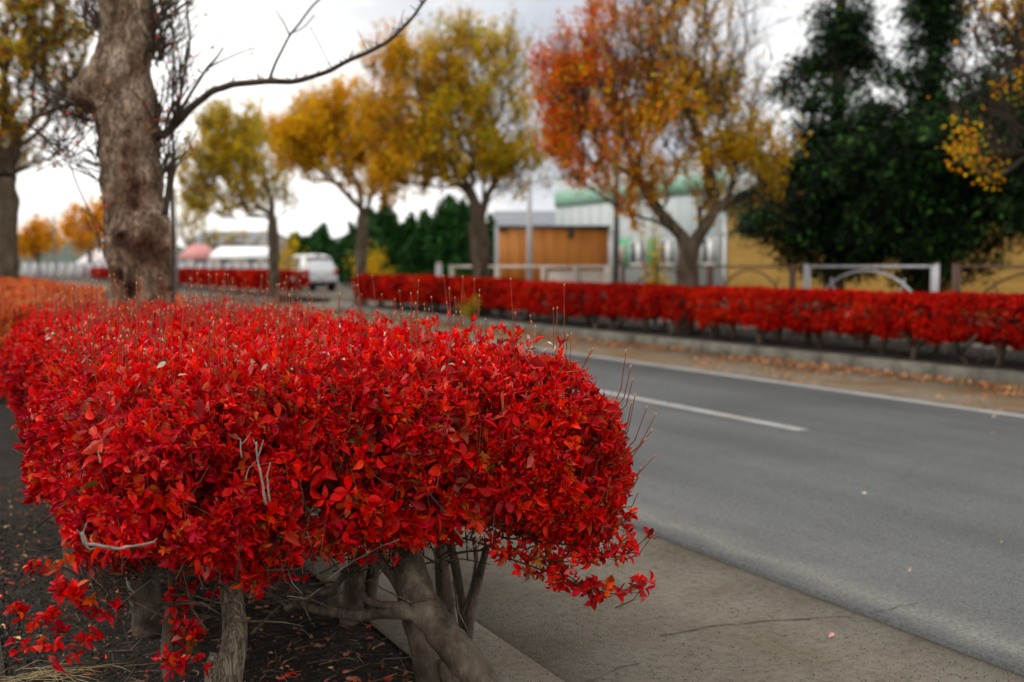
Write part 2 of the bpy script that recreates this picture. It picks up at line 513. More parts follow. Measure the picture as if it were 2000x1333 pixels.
def rosettes(mb, pos, axis, n_leaf, size, cols, spread=(.45, 1.25), kind='near', width=1.0):
    n = len(pos)
    k = n_leaf
    a = nz(axis)
    ref = np.where(np.abs(a[:, 2:3]) < .9, [[0, 0, 1.0]], [[1.0, 0, 0]])
    u = nz(np.cross(a, ref)); w = np.cross(a, u)
    ph = rng.uniform(0, 6.28, (n, 1)) + np.arange(k)[None] * 6.283 / k + rng.normal(0, .25, (n, k))
    th = rng.uniform(spread[0], spread[1], (n, k))
    d = a[:, None] * np.cos(th)[..., None] + (u[:, None] * np.cos(ph)[..., None] + w[:, None] * np.sin(ph)[..., None]) * np.sin(th)[..., None]
    p = pos[:, None] - a[:, None] * rng.uniform(0, .55, (n, k, 1)) * np.asarray(size)[:, None, None] + 0 * d
    s = np.repeat(size, k) * rng.uniform(.6, 1.25, n * k)
    base = palette(n, *cols)
    c = np.repeat(base, k, 0) * .55 + palette(n * k, *cols) * .45
    roll = np.repeat(a, k, 0) * 1.6
    leaves(mb, kind, p.reshape(-1, 3), d.reshape(-1, 3), s, c, width, roll)


# hedge as a rounded, lumpy box: signed distance + outward gradient
def sdf(p, lo, hi, r, amp, s, bot=.10):
    lo = np.array(lo); hi = np.array(hi)
    c = (lo + hi) / 2; h = (hi - lo) / 2 - r
    q = np.abs(p - c) - h
    d = np.linalg.norm(np.maximum(q, 0), axis=1) + np.minimum(q.max(1), 0) - r
    side = np.clip((hi[2] - p[:, 2]) / (hi[2] - lo[2]), 0, 1)
    d = d - amp * (vnoise(p * 2.6, s) * (.5 + .85 * side) + .5 * vnoise(p * 6.5, s + 1) * (.4 + side))
    # ragged underside
    d = np.maximum(d, (lo[2] + bot * (1.0 + vnoise(p * [3.2, 3.2, 0], s + 2) + .7 * vnoise(p * [9, 9, 0], s + 3))) - p[:, 2])
    return d


def hedge_points(lo, hi, r, amp, s, n, depth, weight=None, bot=.1):
    P_, G_ = [], []
    got = 0
    lo_, hi_ = np.array(lo) - .12, np.array(hi) + .12
    while got < n:
        p = rng.uniform(lo_, hi_, (60000, 3))
        d = sdf(p, lo, hi, r, amp, s, bot)
        keep = (d < 0) & (d > -depth)
        keep &= rng.random(len(p)) < np.exp(d / (depth * .55))
        if weight is not None:
            keep &= rng.random(len(p)) < weight(p)
        p = p[keep]
        e = .02
        g = np.stack([sdf(p + np.eye(3)[k] * e, lo, hi, r, amp, s, bot) - sdf(p - np.eye(3)[k] * e, lo, hi, r, amp, s, bot) for k in range(3)], 1)
        P_.append(p); G_.append(nz(g)); got += len(p)
    return np.concatenate(P_)[:n], np.concatenate(G_)[:n]


# ------------------------------------------------------------------ near hedge
LO, HI = (.27, 2.66, .39), (1.69, 6.75, .925)
hA = thing('hedge', 'nearest clipped hedge of crimson leaves in sharp focus, on crooked grey stems beside the pavement', 'hedge', (.95, 2.95, -.02))
fol = MB()
vis = lambda p: np.clip(3.2 / (p[:, 1] + .3), .25, 1) * np.where((p[:, 0] < .5) & (p[:, 1] > 4.5), .7, 1) * np.clip(.75 + 2.6 * vnoise(p * 8.5, 77) + 1.4 * vnoise(p * 17, 78) + .5 * (p[:, 2] > .86), .015, 1)
p, g = hedge_points(LO, HI, .21, .075, 11, 50000, .14, vis, .10)
top = np.clip(g[:, 2], 0, 1)
ax = nz(g * .75 + np.array([0, 0, 1.0]) * (.35 + .5 * top[:, None]) + rng.normal(0, .62, p.shape))
sz = np.where(top > .55, .0195, .0250) * rng.choice([.6, .85, 1.0, 1.2, 1.5], len(p), p=[.2, .27, .3, .17, .06]) * np.clip(.75 + p[:, 1] * .09, 1, 1.35)
isT = top > .55
for sel, wt in (((p[:, 0] < .62), [26, 16, 22, 5, 22, 2, 14, 1.5]), ((p[:, 0] >= .62) & (p[:, 2] < .62), [28, 20, 16, 18, 3, 11, 12, .6]), ((p[:, 0] >= .62) & (p[:, 2] >= .62), [30, 22, 18, 12, 8, 5, 11, 1.2])):
    k_ = sel & ~isT
    rosettes(fol, p[k_], ax[k_], 6, sz[k_] * np.where(p[k_][:, 2] < .7, 1.15, 1.0), (RED, wt), (.4, 1.6), width=rng.uniform(.5, 1.1, k_.sum() * 6))
TOPC = (RED, [28, 28, 10, 14, 15, 3, 3, 6])
rosettes(fol, p[isT], ax[isT], 6, sz[isT], TOPC, (.2, 1.15), width=rng.uniform(.4, .9, isT.sum() * 6))
# leafy branchlets sticking up out of the top plane
n = 3600
q = np.stack([rng.uniform(.35, 1.6, n), 2.85 + 3.8 * rng.random(n) ** 1.3, np.full(n, .93)], 1)
q[:, 2] += rng.uniform(-.02, .035, n) + .06 * rng.random(n) ** 4 + .045 * vnoise(q * 5, 9)
rosettes(fol, q, nz(rng.normal(0, .22, (n, 3)) + [0, 0, 1]), 4, rng.uniform(.016, .032, n), TOPC, (.1, .7), width=.8)
# deep interior leaves so no sky shows straight through
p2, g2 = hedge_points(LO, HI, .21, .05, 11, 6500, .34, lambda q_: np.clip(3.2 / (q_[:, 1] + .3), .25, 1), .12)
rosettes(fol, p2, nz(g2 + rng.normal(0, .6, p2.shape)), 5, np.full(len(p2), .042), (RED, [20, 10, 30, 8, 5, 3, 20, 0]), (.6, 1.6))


# sprays hanging clear of the body
def spray(mb, tw, pts, n, rad, size=.027, r0=.0028, seed=0):
    P = np.array([at(*q_) for q_ in pts])
    L = np.concatenate([[0], np.cumsum(np.linalg.norm(np.diff(P, axis=0), axis=1))])
    fine = np.linspace(0, L[-1], 18)
    C = np.stack([np.interp(fine, L, P[:, k]) for k in range(3)], 1)
    C[1:-1] = (C[:-2] + C[1:-1] * 2 + C[2:]) / 4
    tw.tube(C, np.linspace(r0, r0 * .35, len(C)), 5)
    n = int(n * (1.0 if pts[0][0] < 450 else 1.5)); t = rng.uniform(.25, 1, n)
    i = (t * (len(C) - 1)).astype(int)
    base = C[i]
    d = nz(rng.normal(0, 1, (n, 3)) + nz(np.gradient(C, axis=0))[i] * .8 + [0, 0, .35])
    tip = base + d * rng.uniform(.2, 1, (n, 1)) * rad
    tw.segs(base, tip, .0011, .0007, 3)
    rosettes(mb, tip, d + [0, 0, .15], 5, rng.uniform(.75, 1.15, n) * size, (RED, [26, 12, 22, 8, 9, 7, 12, 2]), (.5, 1.4))


tw = MB()
for pts, n, rad in (
    ([(930, 1060, 3.15), (1020, 1085, 3.1), (1100, 1100, 3.08), (1180, 1085, 3.05), (1225, 1050, 3.0)], 26, .05),
    ([(960, 1080, 3.15), (1050, 1110, 3.1), (1150, 1150, 3.06), (1215, 1165, 3.02), (1262, 1140, 3.0)], 26, .045),
    ([(980, 1050, 3.15), (1060, 1060, 3.1), (1130, 1065, 3.1), (1210, 1095, 3.05), (1270, 1045, 3.0)], 20, .05),
    ([(1000, 1070, 3.15), (1060, 1100, 3.1), (1120, 1130, 3.1), (1170, 1175, 3.05)], 14, .035),
    ([(900, 1050, 3.15), (970, 1070, 3.1), (1010, 1100, 3.1), (1035, 1130, 3.05)], 9, .03),
    ([(1040, 1010, 3.2), (1120, 1030, 3.1), (1200, 1035, 3.1), (1240, 1000, 3.05)], 12, .05),
    ([(300, 1130, 2.72), (243, 1175, 2.7), (183, 1223, 2.7), (150, 1268, 2.68), (90, 1275, 2.66), (30, 1262, 2.66)], 22, .035),
    ([(183, 1223, 2.7), (165, 1190, 2.7), (150, 1160, 2.68), (120, 1150, 2.66)], 16, .04),
    ([(160, 1250, 2.7), (110, 1225, 2.7), (70, 1215, 2.68), (25, 1205, 2.66)], 15, .035),
    ([(160, 1130, 2.72), (120, 1105, 2.7), (90, 1115, 2.7), (62, 1125, 2.7)], 8, .03),
    ([(395, 1130, 2.95), (372, 1200, 2.95), (380, 1260, 2.9), (362, 1310, 2.85)], 22, .055),
    ([(410, 1190, 2.95), (370, 1230, 2.9), (345, 1270, 2.9), (330, 1300, 2.9)], 12, .04),
    ([(380, 1120, 2.95), (360, 1160, 2.9), (340, 1200, 2.9)], 10, .05),
    ([(600, 1090, 3.0), (560, 1120, 3.0), (520, 1140, 3.0)], 10, .05),
    ([(800, 1060, 3.05), (760, 1080, 3.0), (690, 1085, 3.0)], 8, .04),
):
    spray(fol, tw, pts, n, rad)
fol.build('foliage', M['leaf'], hA, smooth=True)

# pale curled dead leaves caught on top
dl = MB()
n = 260
q = np.stack([rng.uniform(.3, 1.65, n), rng.uniform(2.7, 4.8, n), .94 + rng.uniform(-.01, .03, n)], 1)
leaves(dl, 'near', q, rng.normal(0, 1, (n, 3)) + [0, 0, .4], rng.uniform(.015, .034, n), palette(n, [(.45, .34, .24), (.5, .25, .16), (.6, .48, .38)], [1, 1, 1]), .7)
dlo = dl.build('dead_leaf', M['litter'], hA)
dlo['kind'] = 'stuff'

# interior branching twigs
n = 2600
p3, g3 = hedge_points(LO, HI, .21, .05, 11, n, .3, vis, .04)
dirs = nz(g3 * .8 + np.array([0, 0, .8]) + rng.normal(0, .45, p3.shape))
Ls = rng.uniform(.06, .2, (n, 1))
a_ = p3 - dirs * Ls
tw.segs(a_, p3 - dirs * Ls * .4 + rng.normal(0, .006, p3.shape), .0028, .002, 4)
tw.segs(p3 - dirs * Ls * .4, p3 + dirs * .02, .002, .0010, 4)
two = tw.build('twig', M['twig'], hA)
two['kind'] = 'stuff'

# upright bare shoots with buds above the clipped top
sh = MB(); bud = MB()


def shoots(B, D, L, r=.0013, budr=.0028, leafy=.25, mbf=None):
    n = len(B)
    D = nz(D)
    side = nz(rng.normal(size=(n, 3))) * L[:, None] * .05
    m1 = B + D * L[:, None] * .5 + side
    T = B + D * L[:, None]
    sh.segs(B, m1, r * 1.25, r, 4); sh.segs(m1, T, r, r * .8, 4)
    # spindle buds
    bl = budr * 3.2
    a = T; c = T + D * bl * .45; e = T + D * bl
    bud.segs(a, c, r * .8, budr * rng.uniform(.6, 1, n), 5); bud.segs(c, e, budr * .8, .0003, 5)


n = 1900
B = np.stack([rng.uniform(.35, 1.66, n), 2.9 + 3.6 * rng.random(n), np.full(n, .86)], 1)
B = B[vnoise(B * [4, 4, 0], 55) + .5 * vnoise(B * [12, 12, 0], 56) > .0]; n = len(B)
shoots(B, rng.normal(0, .085, (n, 3)) + [0, 0, 1], rng.uniform(.06, .20, n) + .11 * (rng.random(n) < .25))
# the taller clusters seen against the road
for px, py, k in ((950, 800, 5), (800, 720, 8), (870, 760, 6), (980, 760, 6), (1010, 790, 5), (730, 700, 6), (900, 700, 8), (1060, 760, 3)):
    for _ in range(k):
        x0, y0 = px + random.gauss(0, 22), py + random.gauss(0, 12)
        v = FW + (x0 - CX) / FPX * RT - (y0 - CY) / FPX * UP
        g0 = EYE + v * ((.88 - H) / v[2])
        if g0[0] > 1.66 or g0[1] > 6.6 or g0[1] < 2.95: continue
        shoots(g0[None], np.array([[random.gauss(0, .04), random.gauss(0, .04), 1]]), np.array([random.uniform(.15, .30)]))
# shoots leaning out over the pavement at the right end
for (x0, y0, x1, y1) in ((1205, 800, 1222, 690), (1208, 805, 1231, 720), (1212, 810, 1235, 745), (1215, 860, 1233, 790), (1215, 880, 1240, 775),
                         (1220, 890, 1262, 800), (1220, 900, 1279, 813), (1210, 890, 1272, 843), (1205, 905, 1258, 862), (1215, 930, 1278, 893),
                         (1200, 960, 1247, 935), (1190, 1020, 1240, 1003), (1130, 700, 1157, 684), (1120, 720, 1150, 700), (1160, 1000, 1216, 990),
                         (1225, 985, 1245, 965), (1230, 950, 1250, 918), (1215, 1180, 1262, 1135), (1225, 1090, 1275, 1045), (1100, 730, 1108, 660)):
    P0 = at(x0 - 14, y0 + 8, 3.12); P1 = at(x1, y1, 3.05)
    mid = (P0 + P1) / 2 + np.array([.008, -.004, -.014])
    sh.segs([P0, mid], [mid, P1], [.0019, .0015], [.0015, .0011], 5)
    D = (P1 - mid) / np.linalg.norm(P1 - mid)
    bud.segs([P1], [P1 + D * .006], .0012, .0028, 6); bud.segs([P1 + D * .006], [P1 + D * .013], .0028, .0003, 6)
# fine red-brown new wood among the leaves on the front and right faces
n = 2200
pf, gf = hedge_points(LO, (1.70, 4.4, .925), .2, .055, 11, n, .05, None, .1)
df = nz(gf * .45 + np.array([0, 0, .9]) + rng.normal(0, .35, pf.shape))
sh.segs(pf - df * .07, pf + df * rng.uniform(0, .045, (n, 1)) ** 1.0, .0011, .0006, 4)
sh.build('upright_shoot', M['shoot'], hA)['kind'] = 'stuff'
bud.build('bud', mat('bud_scale', [(.38, .14, .05), (.50, .28, .12), (.34, .06, .04)], 60, .5), hA)['kind'] = 'stuff'

tl = MB()
n = 300
pt = np.stack([rng.uniform(.35, 1.35, n), rng.uniform(2.8, 5.5, n), rng.uniform(.26, .46, n)], 1)
for k_ in range(4):
    dq = nz(rng.normal(0, 1, (n, 3)) * [1, 1, .5] + [0, 0, .35]) * rng.uniform(.04, .11, (n, 1)) if k_ == 0 else nz(dq + rng.normal(0, .028, (n, 3))) * rng.uniform(.04, .09, (n, 1))
    if k_ < 3: tl.segs(pt, pt + dq, .0034 - .0007 * k_, .0027 - .0007 * k_, 4)
    pt = pt + dq
tl.build('bare_twig', M['stem'], hA)['kind'] = 'stuff'
# pale dead branches showing through the leaves
for pts, r in (
    ([(160, 1040, 2.6), (168, 1062, 2.58), (185, 1066, 2.57), (230, 1072, 2.57), (262, 1068, 2.58), (304, 1058, 2.62)], .0062),
    ([(168, 1062, 2.58), (176, 1075, 2.56), (186, 1072, 2.56)], .003), ([(160, 1048, 2.6), (166, 1030, 2.6), (170, 1022, 2.6)], .0022),
    ([(298, 1060, 2.6), (308, 1050, 2.6)], .002), ([(150, 1035, 2.6), (162, 1052, 2.6)], .0015),
    ([(519, 985, 2.9), (511, 935, 2.87), (504, 900, 2.86), (500, 862, 2.86)], .0042), ([(504, 895, 2.86), (511, 870, 2.85), (513, 860, 2.85)], .0026),
    ([(526, 980, 2.9), (522, 930, 2.88), (528, 905, 2.87)], .003), ([(480, 940, 2.9), (486, 915, 2.88), (503, 900, 2.86)], .0016),
    ([(500, 870, 2.86), (494, 858, 2.85)], .0018), ([(472, 895, 2.88), (468, 860, 2.86), (458, 850, 2.85)], .0018), ([(470, 870, 2.87), (490, 845, 2.86)], .0013),
    ([(640, 1130, 2.95), (690, 1095, 2.95), (730, 1075, 2.93), (778, 1055, 2.92)], .003), ([(690, 1095, 2.95), (705, 1050, 2.93), (712, 1030, 2.93)], .002),
    ([(620, 1120, 2.95), (612, 1085, 2.93), (600, 1040, 2.92)], .0022), ([(560, 1165, 2.95), (600, 1170, 2.93), (625, 1150, 2.93)], .002),
    ([(612, 1090, 2.93), (626, 1060, 2.92)], .0015), ([(590, 1160, 2.94), (572, 1140, 2.94), (560, 1110, 2.94)], .0016), ([(195, 905, 2.62), (193, 880, 2.6)], .003),
    ([(183, 1223, 2.7), (215, 1200, 2.71), (243, 1175, 2.72), (262, 1158, 2.74)], .0035), ([(262, 1158, 2.74), (250, 1145, 2.72), (246, 1128, 2.72)], .0028),
    ([(790, 960, 3.0), (840, 935, 2.97), (870, 920, 2.96)], .0022), ([(920, 1075, 3.05), (900, 1050, 3.02), (880, 1020, 3.0)], .003),
    ([(920, 1075, 3.05), (940, 1050, 3.03), (965, 1035, 3.02)], .0022),
):
    fd = lambda px: 2.60 / (FW + (px - CX) / FPX * RT)[1]
    P = np.array([at(a, b_, c_ if c_ > 2.925 or a < 300 and c_ > 2.66 else fd(a) + .012) for a, b_, c_ in pts])
    P2 = []
    for a, c in zip(P[:-1], P[1:]):
        for k in range(4): P2.append(a + (c - a) * k / 4)
    P2.append(P[-1]); P2 = np.array(P2); P2 += vnoise(P2[:, None] * 60 + [[0, 0, 0], [9, 0, 0], [0, 9, 0]], 2)[:, :] * .0022
    MB().tube(P2, np.linspace(r, r * .45, len(P2)) * (.78 + .25 * vnoise(P2 * 70, 4)), 7).build('dead_branch', M['deadwood'], hA, smooth=True)


def stem(pts, rad, m='stem', parent=None, name='stem', rough=.10, sides=20, sub=8):
    P = np.array([at(*q_) if len(q_) == 3 else q_[:3] for q_ in pts])
    n = len(P); tt = np.linspace(0, n - 1, (n - 1) * sub + 1)
    # catmull-rom
    Q = []
    E = np.concatenate([[2 * P[0] - P[1]], P, [2 * P[-1] - P[-2]]])
    for t in tt:
        i = min(int(t), n - 2); u = t - i
        a, b_, c, d = E[i], E[i + 1], E[i + 2], E[i + 3]
        Q.append(.5 * (2 * b_ + (c - a) * u + (2 * a - 5 * b_ + 4 * c - d) * u * u + (3 * b_ - a - 3 * c + d) * u ** 3))
    Q = np.array(Q); rr = np.interp(tt, np.arange(n), rad)
    bp = lambda v, dd, r_: (r_ * rough * (vnoise(v * [22, 22, 7], 3) * 1.3 + .7 * vnoise(v * [60, 60, 14], 4)
                            + 1.2 * vnoise(np.broadcast_to(dd * 1.6, v.shape) + v * [1, 1, 2.5], 9))[..., None]) if False else \
        (r_ * rough * (vnoise(v * np.array([22, 22, 7]), 3) * 1.3 + .9 * vnoise(v * np.array([60, 60, 14]), 4) - .9 * np.abs(vnoise(v * np.array([45, 45, 9]), 14)) + .5 * vnoise(v * 130, 15) + 1.2 * vnoise(dd * 1.6 + v * np.array([1, 1, 2.5]), 9))[..., None])
    return MB().tube(Q, rr, sides, bump=bp).build(name, M[m], parent, smooth=True)


main = stem([(1035, 1440, 3.0), (965, 1365, 3.02), (905, 1285, 3.05), (850, 1215, 3.1), (815, 1150, 3.15), (795, 1080, 3.2), (790, 1010, 3.25)],
            [.058, .049, .045, .045, .044, .042, .036], parent=hA, sides=40, sub=14, rough=.09)
stem([(838, 1210, 3.1), (790, 1196, 3.1), (740, 1198, 3.12), (700, 1203, 3.15), (655, 1196, 3.2), (620, 1192, 3.25), (590, 1175, 3.3)], [.024, .019, .0165, .0165, .015, .013, .011], parent=hA)
stem([(800, 1186, 3.1), (752, 1182, 3.1), (718, 1172, 3.12), (704, 1150, 3.15), (706, 1120, 3.18)], [.014, .010, .0095, .0085, .008], parent=hA)
stem([(800, 1175, 3.16), (770, 1130, 3.18), (742, 1095, 3.2), (725, 1060, 3.2)], [.018, .016, .013, .01], parent=hA)
stem([(845, 1420, 3.3), (835, 1330, 3.3), (820, 1250, 3.3), (800, 1180, 3.32), (785, 1100, 3.34)], [.042, .036, .033, .03, .027], parent=hA)
stem([(875, 1420, 3.36), (868, 1330, 3.36), (862, 1290, 3.36)], [.03, .026, .02], parent=hA)
stem([(930, 1330, 3.6), (912, 1265, 3.58), (903, 1200, 3.55), (893, 1130, 3.5), (880, 1060, 3.45)], [.02, .019, .017, .014, .012], parent=hA)
stem([(912, 1262, 3.56), (922, 1190, 3.5), (938, 1120, 3.48), (950, 1070, 3.45)], [.015, .013, .012, .010], parent=hA)
stem([(905, 1200, 3.52), (922, 1150, 3.5), (930, 1100, 3.5), (925, 1050, 3.5)], [.009, .008, .007, .006], parent=hA)
stem([(885, 1290, 3.7), (875, 1200, 3.68), (865, 1130, 3.66), (862, 1050, 3.64)], [.03, .026, .024, .02], parent=hA)
lt = stem([(438, 1440, 3.0), (440, 1370, 3.0), (447, 1310, 3.0), (458, 1260, 3.0), (457, 1200, 3.02), (450, 1140, 3.05), (448, 1070, 3.1)],
          [.056, .05, .041, .033, .031, .031, .03], m='stumpwood', parent=hA, sides=48, sub=20, rough=.055)
stem([(425, 1400, 2.99), (418, 1340, 2.98), (414, 1305, 2.98), (419, 1275, 2.99)], [.036, .026, .019, .011], m='stumpwood', parent=hA, name='sawn_stub', sides=24)
stem([(690, 1300, 3.95), (684, 1230, 3.95), (690, 1160, 3.92), (705, 1090, 3.9)], [.046, .038, .034, .032], parent=hA)
stem([(728, 1290, 4.0), (722, 1230, 3.98), (724, 1160, 3.96), (735, 1080, 3.94)], [.03, .026, .024, .022], parent=hA)
stem([(655, 1290, 4.1), (662, 1220, 4.1), (650, 1150, 4.05)], [.035, .03, .028], parent=hA)
stem([(560, 1190, 3.5), (610, 1165, 3.45), (650, 1150, 3.4), (680, 1110, 3.38)], [.012, .012, .011, .01], parent=hA)
stem([(490, 1240, 3.3), (530, 1200, 3.3), (556, 1175, 3.3)], [.005, .0045, .004], parent=hA)
stem([(285, 1250, 3.85), (280, 1190, 3.8), (268, 1120, 3.75), (262, 1060, 3.7)], [.05, .043, .038, .034], parent=hA)
stem([(338, 1345, 3.3), (326, 1280, 3.3), (330, 1220, 3.3), (340, 1150, 3.3), (338, 1090, 3.3)], [.024, .018, .017, .016, .015], parent=hA)
for k, (x, y) in enumerate([(.62, 4.3), (1.1, 4.6), (.55, 5.1), (1.25, 5.4), (.8, 5.7), (1.35, 4.9), (.45, 5.9), (1.0, 6.3), (.42, 4.65)]):
    dx, dy = random.uniform(-.15, .15), random.uniform(-.15, .15)
    r = random.uniform(.028, .05)
    stem([(x, y, -.06, 0), (x + dx * .3, y + dy * .5, .18, 0), (x + dx, y + dy, .42, 0), (x + dx * 1.3, y + dy * 1.5, .7, 0)], [r * 1.25, r, r * .9, r * .6], parent=hA, sides=12, sub=5)

# ------------------------------------------------------------------ other hedges
ORED = [(.48, .045, .010), (.52, .085, .016), (.44, .015, .006), (.50, .14, .03), (.34, .012, .008)]
DRED = [(.46, .001, .001), (.27, .001, .001), (.58, .007, .001), (.10, .001, .001), (.38, .025, .002), (.30, .08, .01)]


def far_hedge(label, lo, hi, zb, n, cols, size, nstem, upsh, seedn, amp=.05, bot=.06, tip=None):
    h = thing('hedge', label, 'hedge', ((lo[0] + hi[0]) / 2, (lo[1] + hi[1]) / 2, zb))
    mb = MB()
    w = lambda p: np.clip(10 / np.maximum(p[:, 1] - 0, 1), .12, 1) * np.clip(.75 + 1.9 * vnoise(p * 4.2, seedn + 9) + .9 * vnoise(p * 10, seedn + 8) + .8 * (p[:, 2] > hi[2] - .10), .16, 1)
    p, g = hedge_points(lo, hi, .16, amp, seedn, n, .15, w, bot)
    a = nz(g * .8 + np.array([0, 0, .6]) + rng.normal(0, .45, p.shape))
    s = size * rng.uniform(.75, 1.25, len(p)) * np.clip(p[:, 1] / 14, 1, 3.2)
    m_ = mb.n
    rosettes(mb, p, a, 5, s, cols, (.3, 1.5), 'far')
    own = vnoise(np.stack([p[:, 0] * .5, p[:, 1] * 1.5, 0 * p[:, 0]], 1), seedn)
    mb.c[-1] = mb.c[-1] * np.repeat(np.stack([1 + .35 * own, 1 + 1.6 * np.clip(own, 0, 1), np.ones_like(own)], 1), 20, 0)
    t = rng.random(upsh)
    q = np.stack([rng.uniform(lo[0] + .05, hi[0] - .05, upsh), lo[1] + (hi[1] - lo[1]) * t ** 1.6, np.full(upsh, hi[2] - .03)], 1); q[:, 2] += .03 * vnoise(q * 3, seedn)
    rosettes(mb, q, nz(rng.normal(0, .12, q.shape) + [0, 0, 1]), 3, np.full(upsh, size * 1.7), tip or cols, (.02, .28), 'far', .45)
    mb.build('foliage', M['hedgeleaf'], h)
    p4, g4 = hedge_points(lo, hi, .16, amp, seedn, max(200, n // 22), .3, w, .0)
    t4 = MB(); d4 = nz(g4 * .6 + [0, 0, 1] + rng.normal(0, .4, p4.shape))
    t4.segs(p4 - d4 * .2, p4, .006, .002, 3)
    t4.build('twig', M['twig'], h)['kind'] = 'stuff'
    for k in range(nstem):
        y = lo[1] + .25 + (hi[1] - lo[1] - .4) * (k + random.uniform(-.3, .3)) / max(nstem - 1, 1)
        x = random.uniform(lo[0] + .12, (lo[0] + hi[0]) / 2 + .1) if k % 3 else random.uniform(lo[0] + .5, hi[0] - .15)
        r = random.uniform(.022, .048)
        dx, dy = random.gauss(0, .10), random.gauss(0, .13)
        mb = MB(); z0 = zb - .04
        b0 = np.array([x, y, z0]); fk = np.array([x + dx * .5, y + dy * .5, z0 + random.uniform(.12, .3)])
        mb.tube([b0, (b0 + fk) / 2 + [random.gauss(0, .015), random.gauss(0, .02), 0], fk], [r * 1.2, r, r], 8)
        for _ in range(random.choice((2, 3))):
            e = fk + np.array([random.gauss(0, .12), random.gauss(0, .17), random.uniform(.22, .34)])
            mb.tube([fk - [0, 0, .02], (fk + e) / 2 + [0, 0, -.02], e], [r * .75, r * .6, r * .4], 6)
        mb.build('stem', M['farbark'] if k % 4 else M['stem'], h, smooth=True)
    return h


far_hedge('blurred orange-red hedge on the left, beyond the gnarled trunk, running up the near side', (.15, 7.75, .36), (1.5, 60, .95), -.02, 11000,
          (ORED, [5, 5, 3, 3, 2]), .05, 30, 2600, 21, tip=([(.56, .13, .05), (.6, .2, .07), (.5, .08, .03)], [1, 1, 1]))
DW = [10, 8, 8, 5, 3, .6]
far_hedge('long deep red hedge on bare stems along the far kerb, reaching the right edge', (9.72, 5.2, .30), (11.1, 21.6, .86), .13, 38000,
          (DRED, DW), .042, 50, 3200, 31, .075, .09)
far_hedge('short rounded red hedge between the side street and the long hedge', (9.72, 22.1, .30), (11.1, 29.7, .90), .13, 10000,
          (DRED, DW), .05, 13, 700, 41, .05, .08)
far_hedge('distant dark red hedge left of the parked silver car, past the side street', (10.2, 40.0, .34), (11.5, 105, .98), .13, 6500,
          (DRED, [8, 8, 5, 8, 2, .5]), .05, 26, 1300, 51, .04, .05)


# ------------------------------------------------------------------ trees
def skeleton(trunk, tips, fork, bow=.35, wlen=.45, step=.28):
    nodes = [np.array(t, float) for t in trunk]
    par = [-1] + list(range(len(trunk) - 1))
    plen = [0.0] * len(trunk)
    dirn = [np.array([0, 0, 1.0])] * len(trunk)
    base = np.array(trunk[fork])
    order = np.argsort(np.linalg.norm(tips - base, axis=1))
    ends = []
    for k in order:
        t = tips[k]
        A = np.array(nodes[fork:])
        d = t - A; L = np.linalg.norm(d, axis=1)
        cost = L + wlen * np.array(plen[fork:]) + .8 * np.maximum(0, A[:, 2] - t[2] + .1) + .25 * L * (1 - np.sum(np.array(dirn[fork:]) * d, 1) / (L + 1e-6))
        i = int(np.argmin(cost)); g = i + fork
        a = nodes[g]; Lk = L[i]
        ctrl = a + dirn[g] * Lk * bow + np.array([0, 0, .05 * Lk])
        m = max(1, int(Lk / step)); last = g
        for j in range(1, m + 1):
            u = j / m
            q = (1 - u) ** 2 * a + 2 * u * (1 - u) * ctrl + u * u * t
            if j < m: q = q + rng.normal(0, .012, 3) * (1 + Lk * .3)
            nodes.append(q); par.append(last); plen.append(plen[last] + np.linalg.norm(q - nodes[last]))
            dirn.append((q - nodes[last]) / (np.linalg.norm(q - nodes[last]) + 1e-9)); last = len(nodes) - 1
        ends.append(last)
    N = len(nodes); cnt = np.zeros(N)
    for e in ends: cnt[e] += 1
    for i in range(N - 1, 0, -1):
        cnt[par[i]] += cnt[i]
    return np.array(nodes), np.array(par), cnt, np.array(ends), np.array(dirn)


